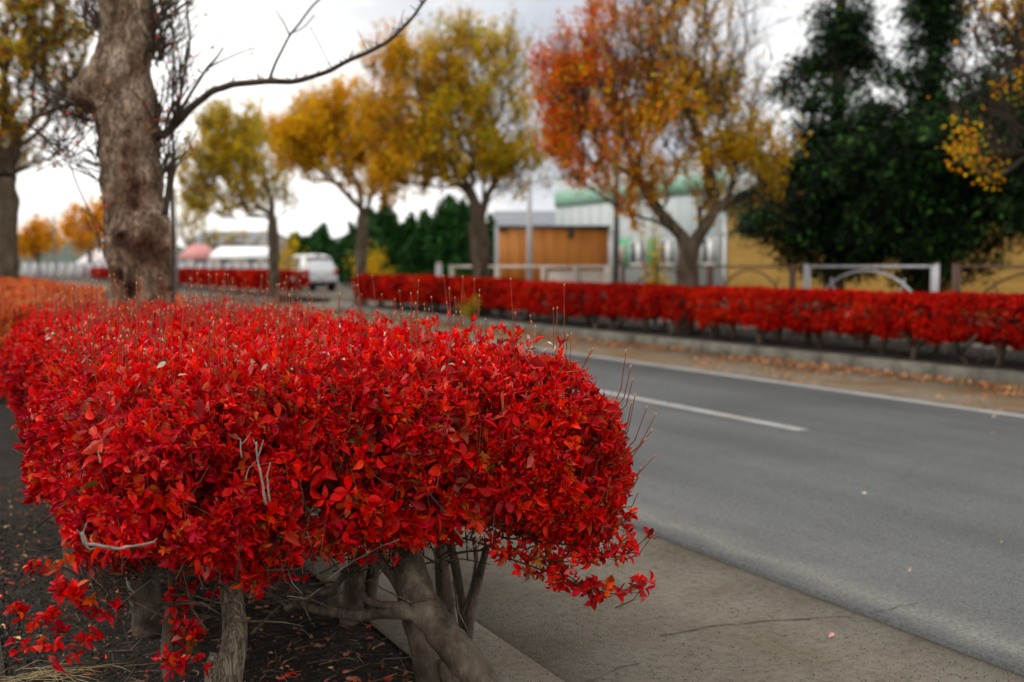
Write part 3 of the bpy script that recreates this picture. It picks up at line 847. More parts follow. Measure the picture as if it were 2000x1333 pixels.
def tree(name, label, px, py_base, X, R0, fork_z, crown, ntips, nleaf, cfun, lsize, group=None, z0=.1, d=None, lean=0, shoot=.66, rtip=.005, sprd=.06, kappa=.55, stemm='farbark', multi=None):
    """crown: function n -> points in units of photo pixels at the tree's own depth"""
    dd = dep(px, X) if d is None else d
    base = at(px, py_base, dd); base[2] = z0
    t = thing(name, label, 'tree', base, group)
    tips = crown(ntips, base, dd)
    tr = []
    nt_ = 8
    for k in range(nt_ + 1):
        u = k / nt_
        tr.append(base + np.array([0, 0, -.15]) + np.array([math.sin(u * 3 + px) * .05 + RT[0] * lean * u, math.cos(u * 2.3 + px) * .05 + RT[1] * lean * u, (fork_z + .15) * u]))
    nodes, par, cnt, ends, dirn = skeleton(tr, tips, nt_ - 1)
    r = rtip * .7 + (R0 - rtip) * (cnt / cnt[0]) ** (kappa + .17)
    r[0] = R0 * 1.3; r[1] = R0 * 1.1
    # trunk as one smooth tube
    tq = np.linspace(0, nt_, 50); tp_ = np.stack([np.interp(tq, np.arange(nt_ + 1), nodes[:nt_ + 1, k]) for k in range(3)], 1); rq_ = np.interp(tq, np.arange(nt_ + 1), r[:nt_ + 1])
    mb = MB(); mb.tube(tp_, rq_, 28, bump=lambda v, dd_, r_: r_ * (.22 * vnoise(v * np.array([7, 7, 2.6]), 5) + .14 * vnoise(v * np.array([20, 20, 6.]), 6) + .18 * vnoise(dd_ * 1.5 + v * np.array([0, 0, 1.3]), px))[..., None])
    mb.build('trunk', M[stemm], t, smooth=True)
    i = np.arange(nt_ + 1, len(nodes))
    big = r[i] > .028
    lb = MB(); bb = MB(); pi = par[i]
    ra = np.where(pi <= nt_, np.minimum(r[pi], r[i] * 1.25), np.minimum(r[pi], r[i] * 1.35))
    over = nz(nodes[i] - nodes[pi]) * (r[i] * .3)[:, None]
    bb.segs((nodes[pi] - over)[big], (nodes[i] + over)[big], ra[big], r[i][big], 10)
    if big.any(): bb.build('limb', M[stemm], t, smooth=True)
    lb.segs((nodes[pi] - over)[~big], (nodes[i] + over)[~big], ra[~big], r[i][~big], 5)
    # upright last shoots
    E = nodes[ends]; De = nz(dirn[ends] * .6 + [0, 0, .9] + rng.normal(0, .28, E.shape))
    nsh = 5
    E3 = np.repeat(E, nsh, 0); D3 = nz(np.repeat(De, nsh, 0) + rng.normal(0, .34, (len(E) * nsh, 3)))
    L3 = rng.uniform(.4, 1.2, len(E3)) * shoot
    lb.segs(E3, E3 + D3 * L3[:, None], rtip * .9, rtip * .35, 3)
    lb.build('twig', M['twig'], t)['kind'] = 'stuff'
    # leaves scattered along the shoots
    k = rng.integers(0, len(E3), nleaf)
    u = rng.uniform(-.35, 1.05, nleaf)
    pos = E3[k] + D3[k] * (L3[k] * u)[:, None] + rng.normal(0, sprd * .55, (nleaf, 3))
    sx = ((pos - EYE) @ RT) / ((pos - EYE) @ FW) * FPX + CX
    sy = CY - ((pos - EYE) @ UP) / ((pos - EYE) @ FW) * FPX
    c, keep = cfun(sx, sy, pos)
    pos, c, kk = pos[keep], c[keep], k[keep]
    fo = MB()
    leaves(fo, 'far', pos, nz(rng.normal(0, 1, pos.shape) + D3[kk] * .7), rng.uniform(.65, 1.3, len(pos)) * lsize, c, rng.uniform(.8, 1.3, len(pos)))
    fo.build('foliage', M['farleaf'], t)
    return t


def blob(blobs, squash=1.0):
    """crown as ellipses given in photo pixels (cx, cy, rx, ry, weight), given depth like their width"""
    def f(n, base, d):
        w = np.array([b_[4] for b_ in blobs], float); w /= w.sum()
        k = rng.choice(len(blobs), n, p=w)
        B_ = np.array(blobs, float)[k]
        q = nz(rng.normal(size=(n, 3))) * rng.random((n, 1)) ** (1 / 2.2)
        x = B_[:, 0] + q[:, 0] * B_[:, 2]; y = B_[:, 1] + q[:, 1] * B_[:, 3]
        dd = d + q[:, 2] * B_[:, 2] / FPX * d * squash
        # keep real size: columns and rows are taken at the tree's own depth
        return np.array([EYE + d * (FW + (a - CX) / FPX * RT - (b_ - CY) / FPX * UP) + (e - d) * np.array([FW[0], FW[1], 0]) for a, b_, e in zip(x, y, dd)])
    return f


YEL = np.array([.72, .45, .012]); GRN = np.array([.42, .38, .015]); ORA = np.array([.80, .26, .008]); RUST = np.array([.66, .065, .012]); GOLD = np.array([.85, .44, .008]); PALE = np.array([.42, .34, .12])


def mixc(n, cols, w):
    w = np.maximum(np.array(w).T if np.ndim(w[0]) else np.tile(w, (n, 1)), 0)
    w = w / w.sum(1, keepdims=True)
    u = rng.random((n, 1)); k = (u > np.cumsum(w, 1)).sum(1).clip(0, len(cols) - 1)
    c = np.array(cols)[k]
    return np.clip(c * (1 + rng.normal(0, .22, (n, 1))), .004, .9)


def c_red(sx, sy, p):       # maple-like tree left of the conifers
    n = len(sx)
    u = np.clip((sx - 1040) / 480, 0, 1); v = np.clip(sy / 430, 0, 1)
    wr = np.clip(1.2 - 2.6 * u + .25 * vnoise(p * 1.3, 3), 0, 1) * (1.1 - .5 * v); wo = np.clip(1.0 - abs(u - .35) * 1.8, .15, 1); wy = np.clip(u * 1.7 - .25, 0, 1) + .35 * v
    c = mixc(n, [RUST, ORA, YEL, GRN], [wr * 1.3, wo * 1.1, wy * .7, np.full(n, .10) + .2 * v])
    dens = 1.0 - np.clip((sx - 1290) / 170, 0, 1) * np.clip((330 - sy) / 200, 0, 1) * .93
    dens *= np.where((sy < 120) & (sx > 1200), .45, 1) * np.clip(.62 + 1.3 * vnoise(p * 2.6, 8), .06, 1) * np.where((sx > 1400) & (sy > 370), .45, 1)
    return c, rng.random(n) < dens


def c_green(sx, sy, p):     # yellow-green tree by the shed
    n = len(sx)
    u = np.clip((sx - 740) / 340, 0, 1); v = np.clip(sy / 430, 0, 1)
    c = mixc(n, [YEL, GRN, ORA, GOLD], [np.full(n, .6), .45 + .5 * u, np.clip(.65 - 1.3 * u + .7 * vnoise(p * .9, 5), 0, 1), np.full(n, .3)])
    dens = 1 - np.clip((sx - 950) / 90, 0, 1) * np.clip((280 - sy) / 150, 0, 1) * .9
    dens *= np.clip(.62 + 1.3 * vnoise(p * 2.4, 2), .05, 1)
    dens *= 1 - np.clip((sx - 960) / 100, 0, 1) * np.clip((sy - 300) / 40, 0, 1) * .7
    return c, rng.random(n) < dens


def c_gold(sx, sy, p):
    n = len(sx)
    c = mixc(n, [GOLD, ORA, GRN, YEL], [np.full(n, .7), np.clip((sx - 640) / 150, 0, 1) + .1, np.full(n, .12), np.full(n, .4)])
    return c, rng.random(n) < np.clip(.72 + 1.1 * vnoise(p * 2.2, 4), .06, 1) * np.where(sy > 330, .5, 1)


def c_olive(sx, sy, p):
    n = len(sx)
    c = mixc(n, [YEL, GRN, GOLD, PALE], [np.full(n, .5), np.full(n, .6), np.full(n, .25), np.full(n, .1)])
    return c, rng.random(n) < np.clip(.62 + 1.2 * vnoise(p * 2.0, 6), .06, 1) * np.where((sx > 520) | (sy > 420), .6, 1)


XT = 10.45
tree('autumn_tree', 'red and orange tree thinning to bare twigs at right, rising from the long far hedge', 1338, 560, XT, .165, 1.05,
     blob([(1180, 190, 130, 150, 5), (1300, 130, 150, 130, 5), (1250, 280, 190, 110, 4), (1420, 190, 110, 150, 4), (1465, 310, 70, 50, 1.2), (1490, 380, 40, 30, .4), (1130, 300, 70, 60, 1), (1330, 20, 220, 60, 3), (1250, 400, 60, 40, .5), (1110, 170, 60, 90, 1.5), (1380, 400, 40, 40, .4), (1300, -80, 230, 90, 3)]),
     900, 96000, c_red, .066)
tree('autumn_tree', 'large yellow-green tree with orange patches, standing left of the orange shed', 938, 560, XT, .19, 2.05,
     blob([(860, 200, 120, 130, 5), (960, 220, 110, 120, 4), (790, 230, 90, 90, 3), (860, 330, 140, 60, 3), (1000, 340, 90, 60, 2), (760, 340, 60, 50, 1.2), (900, 100, 80, 60, 1.6), (990, 130, 60, 80, 1.5), (770, 130, 50, 60, 1)]),
     760, 76000, c_green, .078)
tree('autumn_tree', 'golden yellow tree with a flat-bottomed crown, right of the silver car', 708, 560, XT, .165, 2.2,
     blob([(620, 280, 90, 65, 4), (700, 250, 85, 70, 4), (590, 300, 60, 50, 2), (680, 330, 110, 40, 2.2), (770, 290, 60, 70, 2), (740, 380, 60, 30, .6), (640, 215, 60, 35, 1.2)]),
     560, 56000, c_gold, .095)
tree('autumn_tree', 'olive yellow tree on a pale slim trunk, left of the silver car', 534, 585, 9.9, .17, 2.5,
     blob([(440, 290, 70, 70, 4), (500, 320, 70, 70, 3), (400, 340, 50, 50, 2), (460, 390, 90, 45, 2.5), (550, 380, 40, 50, 1), (430, 240, 40, 30, 1), (500, 250, 40, 40, 1), (380, 400, 30, 30, .5)]),
     540, 30000, c_olive, .115)


def c_edge(sx, sy, p):
    n = len(sx)
    c = mixc(n, [ORA, GRN, GOLD, YEL], [np.full(n, .55), np.full(n, .35), np.full(n, .3), np.full(n, .3)])
    return c, rng.random(n) < np.clip(.1 + 1.5 * vnoise(p * 2.4, 14), 0, 1) * np.where(sy < 200, .55, .38)


tree('autumn_tree', 'thin orange-leaved tree whose sparse twigs hang in at the upper right corner', 2230, 600, XT, .17, 1.6,
     blob([(1940, 270, 90, 90, 1.6), (1980, 120, 110, 70, 3), (2000, 20, 130, 60, 3), (2200, 150, 230, 200, 12), (2150, -100, 250, 100, 5), (1920, 310, 60, 50, .5)]), 520, 30000, c_edge, .055, shoot=.3)
def c_orange(sx, sy, p):
    n = len(sx)
    return mixc(n, [GOLD, ORA, YEL, RUST], [.5, .5, .3, .06]), rng.random(n) < .9


FT = 'distant street trees on the left'
tree('autumn_tree', 'distant orange tree just left of the gnarled trunk, tallest of its cluster', 178, 560, XT, .2, 2.2, blob([(175, 440, 55, 50, 4), (215, 430, 50, 50, 3), (150, 470, 40, 30, 2)]), 130, 5200, c_orange, .3, FT, sprd=.45, shoot=.9, rtip=.02, d=96)
tree('autumn_tree', 'distant round yellow-orange tree, second from the left edge behind the hedge', 75, 560, XT, .2, 1.6, blob([(76, 462, 34, 36, 4), (55, 480, 25, 22, 2), (100, 476, 20, 20, 1)]), 110, 3800, c_orange, .3, FT, sprd=.45, shoot=.9, rtip=.02, d=112)
tree('autumn_tree', 'distant olive tree seen between the grey utility pole and the slim pale trunk', 385, 560, XT, .2, 1.6, blob([(375, 440, 40, 45, 4), (420, 470, 40, 20, 2), (470, 472, 40, 14, 1.3)]), 90, 2500, c_olive, .26, FT, sprd=.4, shoot=.8, rtip=.02, d=100)


# --- second near-side tree at the left edge
def c_left(sx, sy, p):
    n = len(sx)
    c = mixc(n, [GRN, YEL, ORA, np.array([.2, .12, .03])], [.5, .5, .25, .3])
    return c, rng.random(n) < np.clip(.45 + 1.0 * vnoise(p * 1.8, 24), .03, 1) * np.clip(1.15 - sx / 330, .35, 1)


tree('autumn_tree', 'dark-limbed tree with sparse mustard leaves at the left edge, behind the gnarled trunk', 12, 560, .93, .20, 2.75,
     blob([(30, 130, 150, 130, 5), (110, 110, 90, 110, 3), (-100, 150, 150, 150, 4), (150, 210, 60, 60, 1.2), (20, 280, 110, 60, 2), (60, 0, 150, 60, 3), (0, -120, 200, 100, 4)]),
     620, 26000, c_left, .09, z0=-.03, d=20, shoot=.45, rtip=.009)

# --- the gnarled near trunk
g0 = at(268, 560, 6.9)
gt = thing('gnarled_tree', 'thick gnarled grey-brown trunk with burls at left, rising out of the hedges', 'tree', (g0[0], g0[1], -.03))
cp = [(285, 960, 66), (282, 760, 62), (276, 640, 58), (273, 590, 56), (272, 530, 57), (270, 480, 62), (266, 440, 60), (262, 400, 56), (258, 350, 53), (255, 300, 53), (250, 250, 55),
      (245, 210, 58), (241, 170, 56), (243, 130, 50), (247, 80, 49), (250, 20, 48), (250, -60, 48), (246, -200, 46), (240, -340, 40)]
s_ = 6.9 / FPX
pp = np.array([at(a, b_, 6.9) for a, b_, c in cp]); rr = np.array([c * s_ for a, b_, c in cp])
tt = np.linspace(0, len(pp) - 1, 260)
Q = np.stack([np.interp(tt, np.arange(len(pp)), pp[:, k]) for k in range(3)], 1); rq = np.interp(tt, np.arange(len(pp)), rr)
for _ in range(4):
    Q[1:-1] = (Q[:-2] + Q[1:-1] * 2 + Q[2:]) / 4; rq[1:-1] = (rq[:-2] + rq[1:-1] * 2 + rq[2:]) / 4
lumps = [(318, 470, 6.82, .15, .055), (240, 462, 6.74, .075, .04), (182, 185, 6.88, .10, .11), (196, 150, 6.86, .14, .055), (285, 430, 6.76, .12, .045), (232, 235, 6.76, .10, .03), (310, 345, 6.8, .10, .03),
         (225, 500, 6.8, .12, .03), (318, 545, 6.85, .08, .03), (215, 570, 6.85, .1, .03), (300, 200, 6.8, .15, .03),
         (282, 488, 6.74, .075, -.085), (236, 464, 6.70, .028, -.05), (318, 505, 6.78, .045, -.05), (262, 372, 6.74, .07, -.06), (250, 300, 6.73, .05, -.045), (172, 215, 6.82, .055, -.07), (255, 572, 6.73, .045, -.06), (262, 400, 6.74, .04, -.04), (230, 540, 6.75, .04, -.035), (247, 330, 6.73, .03, -.03)]
LC = np.array([at(a, b_, c) for a, b_, c, r_, h in lumps])


def gbump(v, dd, r_):
    o = .016 * vnoise(v * np.array([10, 10, 3.0]), 5) + .014 * vnoise(v * np.array([28, 28, 7.0]), 6) + .008 * vnoise(v * np.array([60, 60, 22]), 7) + .022 * vnoise(dd * 2.2 + v * np.array([0, 0, 1.7]), 8)
    o += .030 * np.abs(vnoise(v * np.array([18, 18, 4.0]), 12)) - .014 + .012 * np.abs(vnoise(v * np.array([45, 45, 12.0]), 14))
    for c, (a, b_, d_, r0, h) in zip(LC, lumps):
        o = o + h * np.exp(-np.sum((v - c) ** 2, -1) / (2 * (r0 * .6) ** 2))
    return o[..., None]


gm = MB().tube(Q, rq, 200, bump=gbump)
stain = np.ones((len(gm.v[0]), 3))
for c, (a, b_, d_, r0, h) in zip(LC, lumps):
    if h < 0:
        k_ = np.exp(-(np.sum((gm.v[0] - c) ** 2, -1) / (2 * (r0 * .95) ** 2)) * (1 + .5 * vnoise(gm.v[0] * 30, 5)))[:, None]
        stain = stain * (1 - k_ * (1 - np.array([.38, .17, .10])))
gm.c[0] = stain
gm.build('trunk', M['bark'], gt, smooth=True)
gl = MB()


def twigchain(mb, pts, r0, r1, sides=7, sub=6, wob=.006):
    P = np.array([at(*q_) for q_ in pts]); n = len(P); tt = np.linspace(0, n - 1, (n - 1) * sub + 1)
    Q = np.stack([np.interp(tt, np.arange(n), P[:, k]) for k in range(3)], 1)
    for _ in range(3): Q[1:-1] = (Q[:-2] + Q[1:-1] * 2 + Q[2:]) / 4
    Q[1:] += np.stack([vnoise(Q[1:] * 9, 31 + k) for k in range(3)], 1) * wob
    mb.tube(Q, np.linspace(r0, r1, len(Q)), sides)
    return Q


D = 6.85
br = twigchain(gl, [(296, 272, 6.9), (322, 262, 6.85), (348, 238, 6.8), (380, 203, 6.75), (420, 175, 6.7), (460, 163, 6.6), (530, 158, 6.5), (572, 163, 6.45), (640, 142, 6.4), (700, 110, 6.35), (755, 85, 6.3), (795, 45, 6.3), (835, -6, 6.3), (870, -60, 6.3)], .027, .006)
twigchain(gl, [(526, 156, 6.5), (545, 110, 6.5), (565, 68, 6.5), (590, 38, 6.5), (632, -8, 6.5)], .009, .005)
twigchain(gl, [(565, 68, 6.5), (552, 40, 6.5), (538, 20, 6.5)], .005, .003)
twigchain(gl, [(565, 66, 6.5), (590, 55, 6.5), (615, 30, 6.5)], .004, .003)
twigchain(gl, [(335, 240, 6.8), (372, 185, 6.8), (400, 138, 6.8), (425, 112, 6.8), (437, 92, 6.8)], .012, .005)
twigchain(gl, [(400, 138, 6.8), (430, 120, 6.8), (470, 105, 6.8), (498, 94, 6.8)], .006, .003)
twigchain(gl, [(336, 250, 6.85), (352, 190, 6.85), (362, 130, 6.85), (370, 70, 6.85), (362, -10, 6.85)], .012, .006)
twigchain(gl, [(338, 250, 6.85), (336, 180, 6.85), (340, 100, 6.85), (333, 40, 6.85), (350, -10, 6.85)], .009, .005)
twigchain(gl, [(338, 640, 6.7), (337, 560, 6.72), (339, 480, 6.75), (334, 400, 6.8), (340, 320, 6.85), (337, 250, 6.85)], .009, .008)
twigchain(gl, [(322, 420, 6.8), (330, 360, 6.8), (338, 300, 6.8)], .02, .012)
twigchain(gl, [(440, 50, 6.8), (455, 70, 6.8), (475, 15, 6.8)], .003, .002)
twigchain(gl, [(192, 185, 6.9), (168, 196, 6.88), (140, 200, 6.9), (100, 215, 6.95), (60, 232, 7.0)], .032, .010)
twigchain(gl, [(200, 60, 6.9), (186, 40, 6.9), (180, 0, 6.9), (185, -40, 6.9)], .010, .006)
twigchain(gl, [(300, 60, 6.9), (316, 40, 6.9), (330, 10, 6.9), (345, -30, 6.9)], .014, .008)
twigchain(gl, [(205, 365, 6.85), (165, 330, 6.8), (120, 310, 6.8), (70, 335, 6.8)], .006, .003)
twigchain(gl, [(135, 318, 6.8), (160, 380, 6.7), (185, 440, 6.7), (205, 505, 6.7)], .005, .003)
gl.build('limb', M['twig'], gt, smooth=True)
# dense short twiggy growth where the trunk was pruned
tg = MB(); ll = []


def brush(cx, cy, d, n, length, up=.8, spread=.5, side=0):
    for _ in range(n):
        b0 = at(cx + random.gauss(0, 8), cy + random.gauss(0, 14), d + random.gauss(0, .06))
        dv = nz(np.array([random.gauss(0, spread), random.gauss(0, spread), up]) + RT * side)
        L = random.uniform(.4, 1) * length
        pts = [b0]
        for k in range(4):
            dv = nz(dv + np.array([random.gauss(0, .22), random.gauss(0, .22), .06])); pts.append(pts[-1] + dv * L / 4)
            if random.random() < .8:
                sd = nz(dv + np.random.default_rng(random.randrange(9 ** 8)).normal(0, .9, 3)); e = pts[-1] + sd * L * random.uniform(.1, .3)
                tg.segs([pts[-1]], [e], .0028, .0014, 3); ll.append(e)
        A = np.array(pts); r = np.linspace(.005, .002, 5)
        tg.segs(A[:-1], A[1:], r[:-1], r[1:], 4); ll.append(pts[-1])


brush(305, 110, 6.85, 36, .45, .7, .4, .5)
brush(312, 30, 6.85, 36, .5, .8, .4, .6)
brush(318, 330, 6.8, 26, .35, .9, .3, .3)
brush(318, 250, 6.8, 22, .45, .9, .3, .45)
brush(345, 170, 6.85, 16, .4, 1, .3, .1)
brush(200, 330, 6.9, 18, .45, .4, .5, -.6)
brush(170, 220, 6.9, 26, .55, .2, .5, -.5)
brush(190, 60, 6.9, 26, .5, .7, .5, -.5)
brush(120, 300, 6.9, 20, .45, .3, .6, -.2)
brush(205, 480, 6.8, 6, .4, .7, .3, -.4)
for k in range(6, len(br) - 2, 1):
    for _ in range(2):
        e = br[k] + np.array([random.gauss(0, .035), random.gauss(0, .035), abs(random.gauss(0, .03))]); tg.segs([br[k]], [e], .004, .0016, 3)
for k in range(14, len(br) - 2, 7):
    e = br[k]; dv = nz(np.array([random.gauss(0, .3), random.gauss(0, .3), 1.0]))
    e2 = e + dv * random.uniform(.12, .35); tg.segs([e], [e2], .004, .0018, 3)
tg.build('twig', M['twig'], gt)['kind'] = 'stuff'
ll = np.array(ll); ll = ll[rng.random(len(ll)) < .22]
lf = MB()
leaves(lf, 'far', np.concatenate([ll, np.array([at(200 + random.gauss(0, 14), 440 + random.gauss(0, 40), 6.6) for _ in range(22)])]),
       rng.normal(0, 1, (len(ll) + 22, 3)), rng.uniform(.02, .04, len(ll) + 22), palette(len(ll) + 22, [(.5, .06, .03), (.5, .22, .04), (.25, .12, .05)], [2, 1, 1]), 1.2)
lf.build('foliage', M['leaf'], gt)


# ------------------------------------------------------------------ conifers
def conifer(label, px, X, h, profile, nclump, seed, ndroop=1.0, d=None, bl=.13, holes=.25, name='conifer'):
    dd = dep(px, X) if d is None else d
    base = at(px, 560, dd); base[2] = 0
    t = thing(name, label, 'tree', base)
    MB().tube([base + [0, 0, -.1], base + [0, 0, h * .3], base + [.05, 0, h * .65], base + [0, 0, h]], [.2, .16, .10, .02], 12,
              bump=lambda v, dd_, r_: r_ * (.15 * vnoise(v * np.array([9, 9, 3.0]), 5))[..., None]).build('trunk', M['farbark'], t, smooth=True)
    zs = rng.uniform(profile[0][0], min(h, profile[-1][0]), nclump * 4)
    rm = np.interp(zs, [a[0] for a in profile], [a[1] for a in profile])
    keep = rng.random(len(zs)) < (rm / max(a[1] for a in profile)) ** 1.1 + .04
    zs, rm = zs[keep][:nclump], rm[keep][:nclump]
    an = rng.uniform(0, 6.283, len(zs)); fr = rng.random(len(zs)) ** .55
    lump = 1 + .7 * vnoise(np.stack([np.cos(an) * 1.4, np.sin(an) * 1.4, zs * .9], 1), seed)
    c = base + np.stack([np.cos(an) * rm * fr * lump, np.sin(an) * rm * fr * lump, zs + (1 - fr) * .25 - 0 * zs], 1)
    ok = vnoise(c * 1.7, seed + 3) > np.interp(zs, [0, 2.6, 3.6, 9], ([-.7, -.45, -.3, -.28] if px < 1700 else [-.7, -.45, -.2, -.12]) if h > 5 else [-.3] * 4)
    c = c[ok]; an = an[ok]
    br_ = MB()
    anchor = base + np.stack([0 * c[:, 0], 0 * c[:, 0], np.clip(c[:, 2] - base[2] + .12 * np.linalg.norm(c[:, :2] - base[:2], axis=1), .3, h)], 1)
    pick = rng.random(len(c)) < .35
    br_.segs(anchor[pick], c[pick], .022, .006, 4)
    br_.build('limb', M['twig'], t)['kind'] = 'stuff'
    k = int(64 * ndroop)
    n = len(c) * k
    C = np.repeat(c, k, 0); out = np.repeat(np.stack([np.cos(an), np.sin(an), 0 * an], 1), k, 0)
    pos = C + rng.normal(0, 1, (n, 3)) * [.17, .17, .085]
    dr = nz(out * .5 + [0, 0, -.25] + rng.normal(0, .6, (n, 3)))
    col = palette(n, [(.003, .010, .003), (.008, .026, .004), (.030, .085, .012), (.0015, .005, .0015)], [4, 4, 2.2, 3], .3)
    col = np.clip(col * np.repeat(rng.lognormal(0, .5, len(c)), k)[:, None], .001, .3)
    f = MB(); leaves(f, 'far', pos, dr, rng.uniform(.6, 1.3, n) * bl, col, .5)
    f.build('foliage', M['needle'], t)
    return t


conifer('tall dark conifer with its lower boughs spread wide, left of the two big conifers', 1628, 14.6, 9.5,
        [(1.0, .35), (1.3, .75), (1.9, 1.4), (2.5, 1.4), (2.9, 1.1), (3.4, .68), (4.3, .70), (5.3, .52), (6.3, .42), (9, .15)], 1100, 3, holes=.2)
conifer('broad dark conifer with bare upper trunk showing, right of the two big conifers', 1812, 15.2, 9.5,
        [(.6, .1), (1.2, .6), (1.7, 1.4), (2.6, 1.8), (3.3, 1.7), (3.7, 1.25), (4.0, .5), (4.5, .30), (6, .36), (8, .3), (9, .2)], 1100, 5, holes=.2)
conifer('dark conifer boughs rising beside the right picture edge', 2030, 15.6, 5.4,
        [(1.7, .4), (2.3, 1.1), (2.9, 1.3), (3.8, 1.0), (5.4, .3)], 420, 9, holes=.3)

# green conifer screen behind the car
GS = 'green conifers in the row behind the silver car'


def screen(n, label, px, d, top, w, first=None):
    base = at(px, 560, d); base[2] = 0
    t = thing('screen_conifer', label, 'tree', base, GS)
    MB().tube([base + [0, 0, -.05], base + [0, 0, top * .8]], [.10, .03], 8).build('trunk', M['farbark'], t)
    N_ = 7000
    z = rng.uniform(.05, 1, N_) ** .9
    a = rng.uniform(0, 6.283, N_); r = w * np.sqrt(np.clip(1.02 - z ** 2.2, 0, 1)) * rng.random(N_) ** .35 * (1 + .75 * vnoise(np.stack([np.cos(a) * 1.5, np.sin(a) * 1.5, z * 4], 1), px)) * rng.uniform(.8, 1.15, N_)
    p = base + np.stack([np.cos(a) * r, np.sin(a) * r, z * top * (1 + .28 * vnoise(np.stack([np.cos(a) * 1.2, np.sin(a) * 1.2, 0 * a], 1), px + 3))], 1)
    f = MB(); hi_ = np.clip((z - .45) * 2.2, 0, 1)
    col = palette(N_, [(.006, .028, .006), (.014, .062, .010), (.035, .13, .018)], [3, 4, 3], .25)
    leaves(f, 'far', p, nz(np.stack([np.cos(a), np.sin(a), 0 * a], 1) * .5 + [0, 0, .8] + rng.normal(0, .5, p.shape)), rng.uniform(.5, 1.6, N_) * .26, col, .6)
    f.build('foliage', M['needle'], t)


for i, (px, d, top, w, lab) in enumerate([
    (585, 66, 2.6, 1.0, 'low dark conifer behind the left end of the silver car'),
    (632, 67, 3.0, 1.1, 'dark conifer directly behind the silver car roof'),
    (680, 66, 2.9, 1.1, 'dark conifer between the silver car and the golden tree trunk'),
    (728, 62, 3.6, 1.1, 'green conifer just right of the golden tree trunk'),
    (762, 60, 3.9, 1.0, 'tallest green conifer of the screen, with a pointed top'),
    (800, 60, 3.2, 1.0, 'green conifer right of the pointed tall one'),
    (838, 58, 3.1, 1.0, 'green conifer midway along the dark screen'),
    (874, 57, 3.9, 1.0, 'tall green conifer second from the right end of the screen'),
    (912, 56, 3.4, 1.0, 'green conifer touching the yellow-green tree trunk'),
    (950, 56, 3.1, 1.0, 'green conifer peeping between the yellow-green tree and the shed')]):
    screen(i, lab, px, d, top, w)


# small yellow bushes
def bush(label, px, py, d, hgt, w, cols, n, ls, name='shrub', z0=None):
    base = at(px, py, d)
    if z0 is not None: base[2] = z0
    t = thing(name, label, 'shrub', base)
    k = 26
    tipp = base + np.stack([rng.normal(0, w * .5, k), rng.normal(0, w * .5, k), rng.uniform(.35, 1, k) * hgt], 1)
    mb = MB(); mb.segs(np.repeat(base[None], k, 0), tipp, .012, .004, 4); mb.build('branch', M['twig'], t)
    kk = rng.integers(0, k, n); u = rng.uniform(.3, 1.05, (n, 1))
    p = base + (tipp[kk] - base) * u + rng.normal(0, w * .13, (n, 3))
    f = MB(); leaves(f, 'far', p, rng.normal(0, 1, (n, 3)) + [0, 0, .5], rng.uniform(.6, 1.3, n) * ls, palette(n, cols, [1] * len(cols)), 1)
    f.build('foliage', M['farleaf'], t)


bush('tall yellow-green bush at the foot of the golden tree', 728, 560, 40, 2.1, .8, [YEL, GRN, GOLD], 1500, .11, z0=0)
bush('low yellow-green plant in the gap between the two far hedges', 918, 600, 23.5, .45, .25, [YEL, GRN], 320, .055, z0=.13)
bush('yellow-green sapling against the white and green building', 1280, 560, 21, 1.9, .45, [YEL, GRN, GOLD], 620, .07, z0=.1)
bush('yellow-green bush just left of the silver car', 560, 560, 50, 3.0, .9, [YEL, GRN, GOLD], 900, .12, z0=0)


# ------------------------------------------------------------------ buildings (long faces parallel to the road)
def along(px, X):
    """Y coordinate where photo column px meets the plane X"""
    v = FW + (px - CX) / FPX * RT
    return v[1] / v[0] * X


def zat(px, py, X):
    v = FW + (px - CX) / FPX * RT - (py - CY) / FPX * UP
    return H + v[2] * X / v[0]


# white and green hall
XW = 26.6
ya, yb = along(1085, XW), along(1418, XW)
hz = zat(1085, 349, XW)
hall = thing('hall', 'white hall with a green band under its eaves, behind the orange shed', 'building', (XW + 4, (ya + yb) / 2, 0))
b = MB(); b.box((XW, yb, 0), (XW + 9, ya, hz)); 
for y in np.arange(yb + .5, ya, .9): b.box((XW - .025, y, .9), (XW, y + .04, hz - .1))
b.build('wall', M['white_wall'], hall)
z1, z0_ = zat(1085, 376, XW), zat(1085, 405, XW)
MB().box((XW - .06, yb, z0_), (XW - .03, ya + .03, z1)).box((XW - .03, ya + .003, z0_), (XW + 9, ya + .03, z1)).build('band', M['green_wall'], hall)
MB().box((XW - .06, yb - .1, hz), (XW + 9.2, ya + .2, hz + .10)).build('roof', M['white_wall'], hall)
zA, zB = zat(1240, 519, XW), zat(1240, 471, XW)
for (p0, p1) in ((1207, 1231), (1265, 1289)):
    MB().box((XW - .05, along(p1, XW), zA - .1), (XW - .027, along(p0, XW), zB + .1)).build('panel', M['greenpanel'], hall)
for (p0, p1) in ((1232, 1262), (1290, 1320), (1372, 1402)):
    y0, y1 = along(p1, XW), along(p0, XW)
    w = MB(); 
    w.box((XW - .10, y0, zA), (XW - .03, y0 + .08, zB)).box((XW - .10, y1 - .08, zA), (XW - .03, y1, zB)).box((XW - .10, y0 + .08, zB - .08), (XW - .03, y1 - .08, zB)).box((XW - .10, y0 + .08, zA), (XW - .03, y1 - .08, zA + .08)).box((XW - .10, (y0 + y1) / 2 - .25, zA + .08), (XW - .03, (y0 + y1) / 2 + .1, zB - .08))
    wo = w.build('window', M['frame'], hall)
    MB().box((XW - .06, y0 + .08, zA + .08), (XW - .045, (y0 + y1) / 2 - .25, zB - .08)).box((XW - .06, (y0 + y1) / 2 + .1, zA + .08), (XW - .045, y1 - .08, zB - .08)).build('pane', M['glass'], wo)

